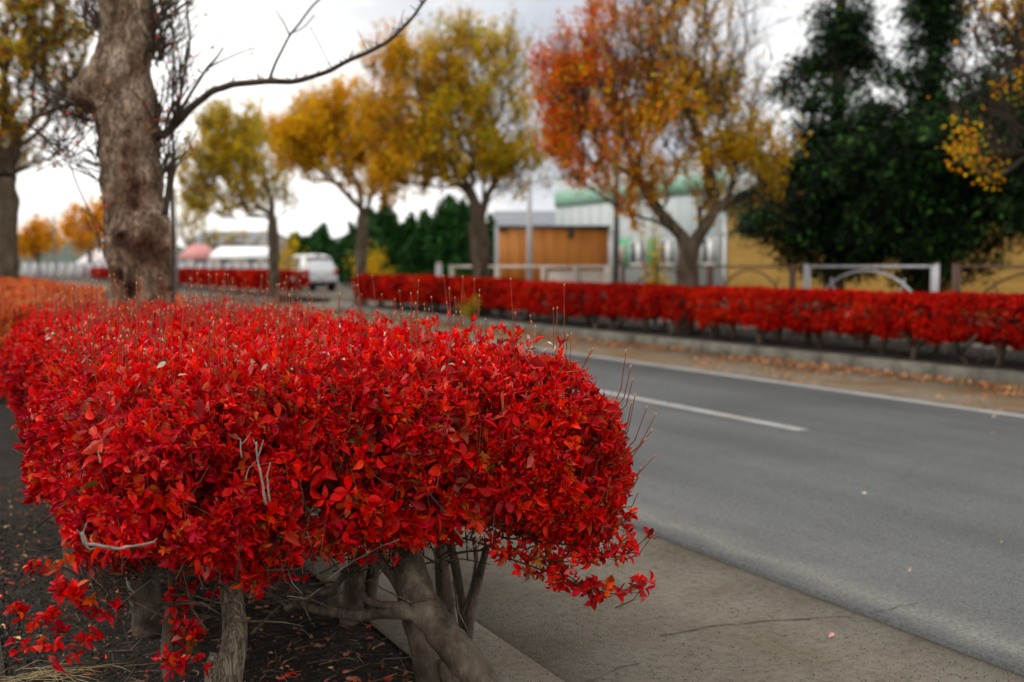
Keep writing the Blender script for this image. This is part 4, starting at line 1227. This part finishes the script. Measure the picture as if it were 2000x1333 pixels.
# ochre house with gable
XO = 22.0
ya, yb = along(1415, XO), along(1415, XO) - 20
ze = zat(1418, 403, XO)
ypk = along(2000, XO) - 1.5
zp = 5.6
house = thing('house', 'ochre board-clad house with a wide gable and one dark window, behind the conifers', 'building', (XO + 4, (ya + yb) / 2, 0))
gp = [(ya, 0), (ya, ze), (ypk, zp), (yb, ze), (yb, 0)]
b = MB()
for a_, c_ in zip(gp[:-1], gp[1:]): b.add([[XO, a_[0], a_[1]], [XO, c_[0], c_[1]], [XO + 8, c_[0], c_[1]], [XO + 8, a_[0], a_[1]]], [[0, 1, 2, 3]])
b.ngon([[XO, y, z] for y, z in gp]); b.ngon([[XO + 8, y, z] for y, z in gp][::-1])
for z in np.arange(.25, zp - .1, .21):
    f_ = np.clip((z - ze) / (zp - ze), 0, 1)
    a1 = ya + (ypk - ya) * f_; b1 = yb + (ypk - yb) * f_
    b.box((XO - .010, b1 + .02, z), (XO - .002, a1 - .02, z + .02))
b.build('wall', M['ochre'], house)
b = MB()
for (y0, z0_, y1, z1) in ((ya + .3, ze - .06, ypk, zp + .02), (ypk, zp + .02, yb - .3, ze - .06)):
    b.add([[XO - .35, y0, z0_], [XO - .35, y1, z1], [XO + 8.3, y1, z1], [XO + 8.3, y0, z0_], [XO - .35, y0, z0_ + .16], [XO - .35, y1, z1 + .16], [XO + 8.3, y1, z1 + .16], [XO + 8.3, y0, z0_ + .16]],
          [[0, 1, 2, 3], [4, 7, 6, 5], [0, 4, 5, 1], [3, 2, 6, 7], [0, 3, 7, 4], [1, 5, 6, 2]])
b.build('roof', M['dark'], house)
for (p0, p1, q0, q1) in ((1445, 1476, 454, 426), (1970, 2010, 400, 378)):
    y0, y1 = along(p1, XO), along(p0, XO); zA, zB = zat((p0 + p1) / 2, q0, XO), zat((p0 + p1) / 2, q1, XO)
    wo = MB().box((XO - .07, y0 - .05, zA - .05), (XO - .02, y0, zB + .05)).box((XO - .07, y1, zA - .05), (XO - .02, y1 + .05, zB + .05)).box((XO - .07, y0, zB), (XO - .02, y1, zB + .05)).box((XO - .07, y0, zA - .05), (XO - .02, y1, zA)).build('window', M['dark'], house)
    MB().box((XO - .04, y0, zA), (XO - .021, y1, zB)).build('pane', M['glass'], wo)
MB().box((XO - .06, ya - .1, 0), (XO, ya + .06, ze - .08)).build('corner_board', M['frame'], house)

# orange shed turned to face the camera
ds = 40.0
sb = at(1080, 530, ds); ux = RT; uy = np.array([FW[0], FW[1], 0]) / math.hypot(FW[0], FW[1])


def LF(org):
    return lambda v: org + v[:, 0:1] * ux + v[:, 1:2] * uy + v[:, 2:3] * np.array([0, 0, 1.0])


def sx_at(px, d=ds): return (px - 1080) / FPX * d


org = np.array([sb[0], sb[1], 0]); F_ = LF(org)
shed = thing('shed', 'low orange board shed with a dark roof edge, in front of the white hall', 'building', org)
l, r_ = sx_at(974), sx_at(1188)
zt = H + (520 - 447) / FPX * ds
b = MB(); b.box((l, 0, 0), (r_, 3.0, zt), F_)
for x in np.arange(l + .3, r_ - .1, .42): b.box((x, -.02, .02), (x + .035, -.001, zt - .02), F_)
b.build('wall', M['shed'], shed)
MB().box((l - .08, -.12, zt), (r_ + .08, 3.1, zt + .10), F_).build('roof', M['dark'], shed)
MB().box((sx_at(1110), -.08, zt - .30), (sx_at(1121), -.022, zt - .03), F_).build('vent', M['dark'], shed)
MB().box((r_ + .003, -.04, 0), (r_ + .16, .05, zt - .05), F_).build('corner_post', M['metal_white'], shed)

# low grey-roofed building behind it
dg = 70.0
og = at(1030, 530, dg); og[2] = 0; Fg = LF(og)
gb = thing('house', 'low house with a grey-blue roof showing above the orange shed', 'building', og)
MB().box((-1.9, 0, 0), (1.9, 5, 3.6), Fg).build('wall', M['beige'], gb)
MB().add(Fg(np.array([[-2.1, -.4, 3.6], [2.1, -.4, 3.6], [2.1, 2.5, 4.65], [-2.1, 2.5, 4.65], [2.1, 5.4, 3.6], [-2.1, 5.4, 3.6]], float)), [[0, 1, 2, 3], [3, 2, 4, 5]]).build('roof', M['grey_roof'], gb)
w_ = MB().box((-1.5, -.05, 2.9), (-.2, -.005, 3.3), Fg).box((.3, -.05, 2.9), (1.4, -.005, 3.3), Fg).build('window', M['glass'], gb)

# pale house far left behind the tents
op = at(455, 530, 110); op[2] = 0; Fp = LF(op)
ph_ = thing('house', 'pale far house partly hidden behind the pink and white canopies', 'building', op)
MB().box((-4.5, 0, 0), (4.5, 6, 3.2), Fp).build('wall', M['beige'], ph_)
MB().add(Fp(np.array([[-4.8, -.5, 3.2], [4.8, -.5, 3.2], [3.6, 3, 4.6], [-3.6, 3, 4.6], [4.8, 6.5, 3.2], [-4.8, 6.5, 3.2]], float)), [[0, 1, 2, 3], [3, 2, 4, 5]]).build('roof', M['grey_roof'], ph_)
for x in (-3.4, -1.2, 1.4, 3.2): MB().box((x, -.05, 1.0), (x + .9, -.005, 2.1), Fp).build('window', M['glass'], ph_)


# canopies
def canopy(label, px, d, w, depth, eave, peak, m, inset=.25, wallm=None):
    o = at(px, 530, d); o[2] = 0; F = LF(o)
    t = thing('canopy_tent', label, 'tent', o)
    a = w / 2
    k = inset * w
    v = F(np.array([[-a, 0, eave], [a, 0, eave], [a, depth, eave], [-a, depth, eave], [-a + k, depth * .5 - .02, peak], [a - k, depth * .5 - .02, peak], [-a, 0, eave - .22], [a, 0, eave - .22], [a, depth, eave - .22], [-a, depth, eave - .22]], float))
    MB().add(v, [[0, 1, 5, 4], [2, 3, 4, 5], [0, 6, 7, 1], [1, 7, 8, 2], [2, 8, 9, 3], [3, 9, 6, 0]]).add(v[[1, 2, 5]], [[0, 1, 2]]).add(v[[3, 0, 4]], [[0, 1, 2]]).build('roof', m, t)
    for x in (-a + .04, a - .04):
        for y in (.04, depth - .04):
            MB().tube([F(np.array([[x, y, 0]], float))[0], F(np.array([[x, y, eave - .05]], float))[0]], .03, 8).build('leg', M['metal_white'], t)
    return t


canopy('long low white canopy tent, right of the pink canopy', 472, 84, 4.6, 3.0, 2.0, 2.62, M['tent'], .08)
canopy('pink-roofed canopy tent, between the grey pole and the white canopy', 381, 86, 2.5, 2.5, 1.95, 2.85, M['pink'], .28)
canopy('small peaked white canopy tent, left of the gnarled trunk', 182, 98, 2.9, 2.9, 1.5, 2.65, M['tent'], .38)
# low concrete wall / panels behind far-left hedge
b = MB()
for x in np.arange(50, 520, 18):
    q = at(x, 520, 92); q[2] = 0; b.box((-.28, 0, 0), (.28, .06, 1.45), LF(q))
fw_ = b.build('panel_fence', mat('pale_panel', [(.3, .3, .31), (.42, .41, .42)], 1, .7))
tag(fw_, 'pale grey panel fence behind the distant hedge, under the canopies', 'fence')


# ------------------------------------------------------------------ fences
XF = 12.6
ARC = lambda y0, y1, zb, zt_, n=20: [[XF, y0 + (y1 - y0) * (.5 - .5 * math.cos(math.pi * k / n)), zb + (zt_ - zb) * math.sin(math.pi * k / n)] for k in range(n + 1)]


def arch_fence(label, ys, m, endpost=True):
    t = thing('railing_fence', label, 'fence', (XF, (ys[0] + ys[-1]) / 2, .14))
    for y in ys:
        MB().box((XF - .028, y - .028, .1), (XF + .028, y + .028, 1.23)).build('post', M[m], t)
    for y0, y1 in zip(ys[:-1], ys[1:]):
        a, c = min(y0, y1) + .06, max(y0, y1) - .06
        b = MB()
        b.tube([[XF, a, 1.19], [XF, c, 1.19]], .021, 8); b.tube([[XF, a, .3], [XF, c, .3]], .022, 8)
        b.tube([[XF, a + .02, .3], [XF, a + .02, 1.19]], .02, 8); b.tube([[XF, c - .02, .3], [XF, c - .02, 1.19]], .02, 8)
        b.tube(np.array(ARC(a + .15, c - .15, .3, 1.13)), .018, 8)
        mid = (a + c) / 2
        for s_2 in (-1, 1):
            b.tube([[XF, mid + s_2 * (.06 + .72 * math.sin(u * 1.57) ** 1.4), .31 + .70 * u] for u in np.linspace(0, 1, 11)], .013, 8)
        b.build('arch_panel', M[m], t, smooth=True)


arch_fence('dark brown railing with arches behind the long hedge, left of the white panel', [along(1215, XF), along(1385, XF), along(1548, XF)], 'metal_brown')
arch_fence('white arched railing panel in front of the broad conifer', [along(1572, XF), along(1826, XF)], 'metal_white')
arch_fence('dark brown railing running off the right edge behind the long hedge', [along(1862, XF), along(1862, XF) - 2.9, along(1862, XF) - 5.8], 'metal_brown')
t = thing('pipe_railing', 'beige pipe railing in front of the orange shed', 'fence', (XF, 25, .14))
ys = [along(p_, XF) for p_ in (883, 972, 1062, 1125, 1186)]
for y in ys: MB().box((XF - .05, y - .05, .1), (XF + .05, y + .05, 1.22)).build('post', M['metal_beige'], t)
for y0, y1 in zip(ys[:-1], ys[1:]):
    MB().tube([[XF, y0 - .05, 1.18], [XF, y1 + .05, 1.18]], .035, 8).tube([[XF, y0 - .05, .7], [XF, y1 + .05, .7]], .02, 8).build('rail', M['metal_beige'], t)
y0, y1 = ys[2] - .07, ys[4] + .07
MB().box((XF + .06, y1, .35), (XF + .075, y0, 1.1)).build('mesh_panel', M['metal_beige'], t)
t = thing('bollard', 'short white post standing in the gap before the dark conifer screen', 'bollard', at(857, 560, 34) * [1, 1, 0])
q = np.array(t.location); MB().tube([q, q + [0, 0, 1.25]], .09, 12).build('post', M['metal_white'], t); MB().tube([q + [0, 0, 1.25], q + [0, 0, 1.31]], [.095, .05], 12).build('cap', M['metal_beige'], t)


# ------------------------------------------------------------------ poles
def pole(label, name, px, d, top, r, m, arm=None, cat='pole', z0=0):
    q = at(px, 560, d); q[2] = z0
    t = thing(name, label, cat, q)
    MB().tube([q + [0, 0, -.1], q + [0, 0, top]], [r, r * .8], 12).build('shaft', M[m], t, smooth=True)
    if arm == 'cross':
        for z in (.5, .9):
            MB().box(q + [-.7, -.05, top - z], q + [.7, .05, top - z + .09]).build('crossarm', M['pole'], t)
    elif arm == 'lamp':
        MB().tube([q + [0, 0, top - .1], q + [-.5, 0, top + .2], q + [-1.2, 0, top + .3]], .03, 8).build('arm', M[m], t)
        MB().tube([q + [-1.1, 0, top + .3], q + [-1.3, 0, top + .28], q + [-1.6, 0, top + .27]], [.05, .10, .05], 10).build('lamp_head', M['frame'], t)
    elif arm == 'cap':
        MB().tube([q + [0, 0, top], q + [0, 0, top + .06]], [r * 1.1, r * .3], 12).build('cap', M[m], t)
    return t


pole('grey concrete utility pole right of the gnarled trunk', 'utility_pole', 342, 44, 4.1, .13, 'pole', 'cap', z0=0)
pole('thin dark green lamp pole in front of the white hall', 'lamp_pole', 1203, 22.5, 4.0, .06, 'darkpole', 'cap', z0=.14)
pole('slim white pole crossing the face of the orange shed', 'flag_pole', 1034, 30, 3.4, .075, 'metal_white', 'cap')
pole('white post at the left corner of the orange shed', 'gate_post', 970, 33, 2.35, .07, 'metal_white', 'cap')
pole('very thin grey mast rising among the distant orange trees', 'mast', 108, 90, 8.0, .06, 'pole', 'cap')
q = at(553, 560, 60); q[2] = 0
t = thing('sign_post', 'grey tapering sign panel on a post left of the silver car', 'sign', q); F = LF(q)
MB().tube([q, q + [0, 0, 1.6]], .05, 8).build('post', M['pole'], t)
MB().add(F(np.array([[-.28, 0, 1.5], [.32, 0, 1.5], [.2, 0, 2.7], [-.1, 0, 2.85], [-.28, .1, 1.5], [.32, .1, 1.5], [.2, .1, 2.7], [-.1, .1, 2.85]], float)), [[0, 1, 2, 3], [4, 7, 6, 5], [0, 4, 5, 1], [1, 5, 6, 2], [2, 6, 7, 3], [3, 7, 4, 0]]).build('panel', M['pole'], t)
q = at(1213, 520, 30); q[2] = 0
t = thing('meter_box', 'small beige box on a stand beside the dark lamp pole', 'box', q); F = LF(q)
MB().box((-.12, 0, 1.3), (.12, .2, 1.75), F).build('case', M['metal_beige'], t); MB().box((-.04, .05, 0), (.04, .13, 1.3), F).build('post', M['pole'], t)


# ------------------------------------------------------------------ the silver car, seen from behind
def car(px, d, yaw, label):
    o = at(px, 560, d); o[2] = 0
    t = thing('parked_car', label, 'car', o)
    ca, sa = math.cos(yaw), math.sin(yaw)
    f0 = LF(o)

    def F(v):
        v = np.asarray(v, float); x = v[:, 0] * ca - v[:, 1] * sa; y = v[:, 0] * sa + v[:, 1] * ca
        return f0(np.stack([x, y, v[:, 2]], 1))
    # sections along length: y, half width, z of sill, belt, roof, half width of roof
    S = [(0.0, .74, .42, .92, .93, .70), (.06, .84, .30, 1.0, 1.02, .74), (.22, .88, .24, 1.06, 1.30, .70), (.55, .90, .20, 1.08, 1.66, .66), (1.1, .91, .20, 1.07, 1.74, .66), (2.2, .91, .20, 1.04, 1.74, .66),
         (2.8, .91, .20, 1.03, 1.62, .64), (3.35, .90, .20, 1.02, 1.10, .70), (3.9, .87, .22, .98, 1.0, .66), (4.25, .80, .28, .84, .85, .6), (4.36, .70, .40, .66, .67, .55)]
    ring = []
    for (y, w, zs, zb, zr, wr) in S:
        ring.append([[-w * .93, y, zs], [-w, y, zs + .12], [-w, y, (zs + zb) / 2 + .05], [-w * .97, y, zb], [-wr, y, zr - .04], [-wr * .85, y, zr], [0, y, zr + .025], [wr * .85, y, zr], [wr, y, zr - .04], [w * .97, y, zb], [w, y, (zs + zb) / 2 + .05], [w, y, zs + .12], [w * .93, y, zs]])
    ring = np.array(ring); n, k = ring.shape[:2]
    i = np.arange(n - 1)[:, None] * k; j = np.arange(k - 1)[None]
    f = np.stack([i + j, i + j + 1, i + k + j + 1, i + k + j], -1).reshape(-1, 4)
    b = MB(); b.add(F(ring.reshape(-1, 3)), f); b.ngon(F(ring[0])); b.ngon(F(ring[-1])[::-1])
    bo = b.build('body', M['carpaint'], t, smooth=False)
    # glass
    rw = F(np.array([[-.62, .205, 1.12], [.62, .205, 1.12], [.56, .47, 1.60], [-.56, .47, 1.60], [-.62, .23, 1.12], [.62, .23, 1.12], [.56, .5, 1.6], [-.56, .5, 1.6]]) + [0, -.03, .02])
    MB().add(rw, [[0, 1, 2, 3], [4, 7, 6, 5], [0, 4, 5, 1], [1, 5, 6, 2], [2, 6, 7, 3], [3, 7, 4, 0]]).build('rear_window', M['glass'], t)
    for s in (-1, 1):
        for (a, c, a2, c2) in ((.75, 1.55, .85, 1.55), (1.62, 2.85, 1.62, 2.55)):
            v = F(np.array([[s * .895, a, 1.09], [s * .895, c, 1.08], [s * .70, c2, 1.62], [s * .70, a2, 1.62]]) + [s * .012, 0, 0])
            MB().add(v, [[0, 1, 2, 3]]).add(v, [[3, 2, 1, 0]] if False else [[0, 3, 2, 1]]).build('side_window', M['glass'], t)
        MB().box((s * .60, -.02, .80), (s * .80, .10, 1.05), F).build('tail_lamp', M['tail'], t)
        MB().box((s * .93, 2.75, 1.0), (s * 1.08, 2.9, 1.14), F).build('mirror', M['carpaint'], t)
        for y in (.85, 3.45):
            c0 = F(np.array([[s * .72, y, .33], [s * .93, y, .33]]))
            w = MB().tube(c0, .33, 24).build('wheel', M['tyre'], t, smooth=False)
            c1 = F(np.array([[s * .90, y, .33], [s * .945, y, .33]])); MB().tube(c1, [.20, .19], 20).build('rim', M['rim'], w)
    MB().box((-.72, -.06, .30), (.72, .02, .50), F).build('bumper', M['dark'], t)
    MB().box((-.17, -.03, .66), (.17, -.005, .83), F).build('number_plate', M['plate'], t)
    MB().box((-.1, .42, 1.665), (.12, .5, 1.71), F).build('brake_light', M['tail'], t)
    return t


car(628, 54, R(30), 'silver hatchback car seen from behind, parked past the side street between the hedges')

# ------------------------------------------------------------------ loose ground matter
lit = MB()
n = 7600
y = 4 + 30 * rng.random(n) ** 1.5
x = 9.38 - np.abs(rng.normal(0, .34, n)); far_ = rng.random(n) < .22; x[far_] = rng.uniform(7.7, 9.4, far_.sum())
pat = vnoise(np.stack([x * .6, y * 1.1, 0 * x], 1), 4) > -.25
pos = np.stack([x, y, .012 + rng.uniform(0, .03, n)], 1)[pat]
leaves(lit, 'far', pos, rng.normal(0, 1, pos.shape) * [1, 1, .35], rng.uniform(.025, .06, len(pos)), palette(len(pos), [(.30, .12, .04), (.36, .19, .08), (.20, .08, .03), (.38, .10, .04), (.42, .28, .16)], [3, 3, 3, 1, 1.2]), 1.1)
tag(lit.build('fallen_leaves', M['litter']), 'brown and orange fallen leaves drifted along the far kerb', 'leaves', kind='stuff')

lit = MB()
n = 1500
pos = np.stack([rng.uniform(-.02, 1.26, n), rng.uniform(2.6, 7, n), -.016 + rng.uniform(0, .008, n)], 1)
leaves(lit, 'near', pos, rng.normal(0, 1, pos.shape) * [1, 1, .25], rng.uniform(.012, .036, n), palette(n, [(.26, .07, .03), (.38, .20, .09), (.12, .05, .03), (.55, .38, .16), (.6, .03, .02), (.5, .16, .12)], [3, 3, 4, 1.4, 1.5, 1.5]), .8)
n = 900
a = np.stack([rng.uniform(.25, 1.27, n), rng.uniform(2.6, 6, n), np.full(n, -.010)], 1); dv = rng.normal(0, 1, (n, 3)) * [1, 1, .06]
m0 = lit.n
lit.segs(a, a + nz(dv) * rng.uniform(.02, .12, (n, 1)), .0011, .0006, 3)
lit.c[-1] = np.repeat(palette(n, [(.10, .06, .04), (.22, .14, .09), (.35, .24, .15)], [3, 2, 1]), 6, 0)
# soil crumbs
n = 5000
a = np.stack([np.where(rng.random(n) < .3, rng.normal(.12, .06, n), rng.uniform(.1, 1.28, n)), rng.uniform(2.5, 6, n), np.full(n, -.018)], 1); s3 = rng.uniform(.002, .008, n)
lit.segs(a, a + rng.normal(0, .3, (n, 3)) * s3[:, None] + [0, 0, .004], s3, s3 * .5, 4); lit.c[-1] = np.repeat(palette(n, [(.02, .015, .01), (.05, .04, .03), (.09, .075, .06)], [3, 2, 1]), 8, 0)
tag(lit.build('soil_litter', M['litter']), 'dead leaves, twigs and crumbs on the dark soil under the near hedge', 'litter', kind='stuff')

pb = MB()   # small litter on path, pavement and road
def scatter(n, x0, x1, y0, y1, z, cols, l0, l1, wd):
    pos = np.stack([rng.uniform(x0, x1, n), rng.uniform(y0, y1, n), np.full(n, z)], 1)
    leaves(pb, 'near', pos, rng.normal(0, 1, pos.shape) * [1, 1, .12], rng.uniform(l0, l1, n), palette(n, cols, [1] * len(cols)), wd)
scatter(140, -1.2, .27, 2.2, 9, -.008, [(.25, .12, .05), (.4, .28, .1), (.15, .08, .05)], .012, .035, .9)
scatter(26, 1.3, 2.75, 2.6, 6, -.001, [(.38, .22, .07), (.45, .28, .10)], .02, .045, .16)
scatter(14, 1.3, 2.75, 2.6, 7, -.001, [(.25, .12, .05), (.4, .2, .1)], .012, .025, .6)
scatter(10, 2.9, 7.4, 3.2, 9, .018, [(.5, .42, .3), (.45, .3, .15)], .03, .05, .7)
for (px, py, l_, c_) in ((1684, 964, .04, (.55, .48, .35)), (1618, 1245, .03, (.6, .25, .25)), (1772, 1115, .035, (.5, .42, .3)), (1955, 1060, .03, (.45, .36, .2))):
    z_ = .018 if py < 1160 else -.001
    leaves(pb, 'near', groundpt(px, py, z_)[None], np.array([[1, .3, .1]]), np.array([l_]), np.array([c_]), 1)
n = 7500   # grit
yy = 2.3 + 4 * rng.random(n) ** 1.6
a = np.stack([np.where(rng.random(n) < .6, rng.uniform(1.3, 2.75, n), rng.uniform(-1, .26, n)), yy, np.full(n, -.012)], 1)
a[:, 2] = np.where(a[:, 0] > 1.58, -.008, np.where(a[:, 0] > 1, -.004, -.012)); s3 = rng.uniform(.0006, .0028, n)
pb.segs(a, a + np.stack([0 * s3, 0 * s3, s3], 1), s3, s3 * .6, 5); pb.c[-1] = np.repeat(palette(n, [(.05, .045, .04), (.12, .11, .09), (.2, .18, .15)], [3, 3, 1]), 10, 0)
tag(pb.build('pavement_litter', M['litter']), 'scattered leaves, needles and grit on the path, gutter and road', 'litter', kind='stuff')

dg_ = MB(); c0 = groundpt(60, 1325, -.01)
n = 60
a = c0 + rng.normal(0, 1, (n, 3)) * [.07, .05, 0]; dv = nz(RT * 1.0 + rng.normal(0, .55, (n, 3)) * [1, 1, .0] + [0, 0, .12])
a[:, 2] = -.008
L_ = rng.uniform(.05, .17, (n, 1)); dg_.segs(a, a + dv * L_ * .6, .0012, .001, 4); dg_.segs(a + dv * L_ * .6, a + dv * L_ * [1, 1, .3], .001, .0005, 4)
tag(dg_.build('dry_grass', mat('straw', [(.24, .17, .08), (.36, .28, .15)], 20, .8)), 'tuft of straw-coloured dry grass lying at the lower left corner', 'grass', kind='stuff')

# distant treeline beyond everything
hl = MB(); n = 240
ang = np.linspace(-2.4, 2.4, n) ; rad = 620
for k in range(n - 1):
    pass
hh = 13 + 9 * vnoise(np.stack([ang * 9, 0 * ang, 0 * ang], 1), 3) + 3 * vnoise(np.stack([ang * 60, 0 * ang, 0 * ang], 1), 4)
x, y = np.sin(ang) * rad, np.cos(ang) * rad
v = np.concatenate([np.stack([x, y, 0 * x - 1], 1), np.stack([x * 1.05, y * 1.05, hh * .8], 1), np.stack([x * 1.15, y * 1.15, hh], 1), np.stack([x * 1.5, y * 1.5, 0 * hh - 1], 1)])
i = np.arange(n - 1)
hl.add(v, np.concatenate([np.stack([i + q_ * n, i + 1 + q_ * n, i + 1 + (q_ + 1) * n, i + (q_ + 1) * n], 1) for q_ in range(3)]))
tag(hl.build('hills', M['hill'], smooth=True), kind='structure')

# ------------------------------------------------------------------ sky and light
SUN_EL, SUN_AZ = R(48), R(-62)      # high, from the left
w = bpy.data.worlds.new('World'); sc.world = w; w.use_nodes = True
N = w.node_tree.nodes; L = w.node_tree.links
bg = N['Background']; bg.inputs[1].default_value = .1
sky = N.new('ShaderNodeTexSky'); sky.sky_type = 'NISHITA'; sky.sun_disc = False
sky.sun_elevation = SUN_EL; sky.sun_rotation = SUN_AZ
tc = N.new('ShaderNodeTexCoord'); mp = N.new('ShaderNodeMapping'); mp.inputs['Scale'].default_value = (1, 1, 2.2); mp.inputs['Location'].default_value = (.35, .1, 0)
L.new(tc.outputs['Generated'], mp.inputs[0])
nn = N.new('ShaderNodeTexNoise'); nn.inputs['Scale'].default_value = 2.2; nn.inputs['Detail'].default_value = 7; nn.inputs['Roughness'].default_value = .55
L.new(mp.outputs[0], nn.inputs['Vector'])
# greyer cloud toward the right/up, white break on the left: by sky direction
dt = N.new('ShaderNodeVectorMath'); dt.operation = 'DOT_PRODUCT'
gd = at(1240, 60, 1) - EYE; gd = gd / np.linalg.norm(gd)
dt.inputs[1].default_value = tuple(gd); L.new(tc.outputs['Generated'], dt.inputs[0])
m1 = N.new('ShaderNodeMapRange'); m1.inputs[1].default_value = .955; m1.inputs[2].default_value = .995; m1.inputs[3].default_value = 0; m1.inputs[4].default_value = .28
L.new(dt.outputs['Value'], m1.inputs[0])
ad = N.new('ShaderNodeMath'); ad.operation = 'SUBTRACT'; L.new(nn.outputs['Fac'], ad.inputs[0]); L.new(m1.outputs[0], ad.inputs[1])
cr = N.new('ShaderNodeValToRGB'); cr.color_ramp.elements[0].position = .17; cr.color_ramp.elements[0].color = (5.2, 5.4, 5.9, 1)
cr.color_ramp.elements[1].position = .38; cr.color_ramp.elements[1].color = (11.5, 11.3, 11.0, 1)
e = cr.color_ramp.elements.new(.24); e.color = (7.2, 7.2, 7.4, 1)
L.new(ad.outputs[0], cr.inputs[0])
mx = N.new('ShaderNodeMix'); mx.data_type = 'RGBA'; mx.inputs[0].default_value = .93
L.new(sky.outputs[0], mx.inputs[6]); L.new(cr.outputs[0], mx.inputs[7]); L.new(mx.outputs[2], bg.inputs[0])
sd = bpy.data.lights.new('sun', 'SUN'); sd.energy = 1.5; sd.angle = R(12); sd.color = (1, .96, .9)
so = bpy.data.objects.new('sun', sd); COL.objects.link(so); so.location = (-10, 0, 20)
dirv = Vector((math.sin(SUN_AZ) * math.cos(SUN_EL), math.cos(SUN_AZ) * math.cos(SUN_EL), math.sin(SUN_EL)))
so.rotation_euler = dirv.to_track_quat('Z', 'Y').to_euler()

sc.view_settings.view_transform = 'Standard'; sc.view_settings.look = 'None'
sc.view_settings.exposure = .42; sc.view_settings.gamma = 1
sc.render.engine = 'CYCLES'
c = sc.cycles
c.use_denoising = True
try: c.denoiser = 'OPENIMAGEDENOISE'
except Exception: pass
c.max_bounces = 7; c.diffuse_bounces = 3; c.glossy_bounces = 2; c.transmission_bounces = 4; c.transparent_max_bounces = 4
c.sample_clamp_indirect = 8
c.use_adaptive_sampling = True; c.adaptive_threshold = .015
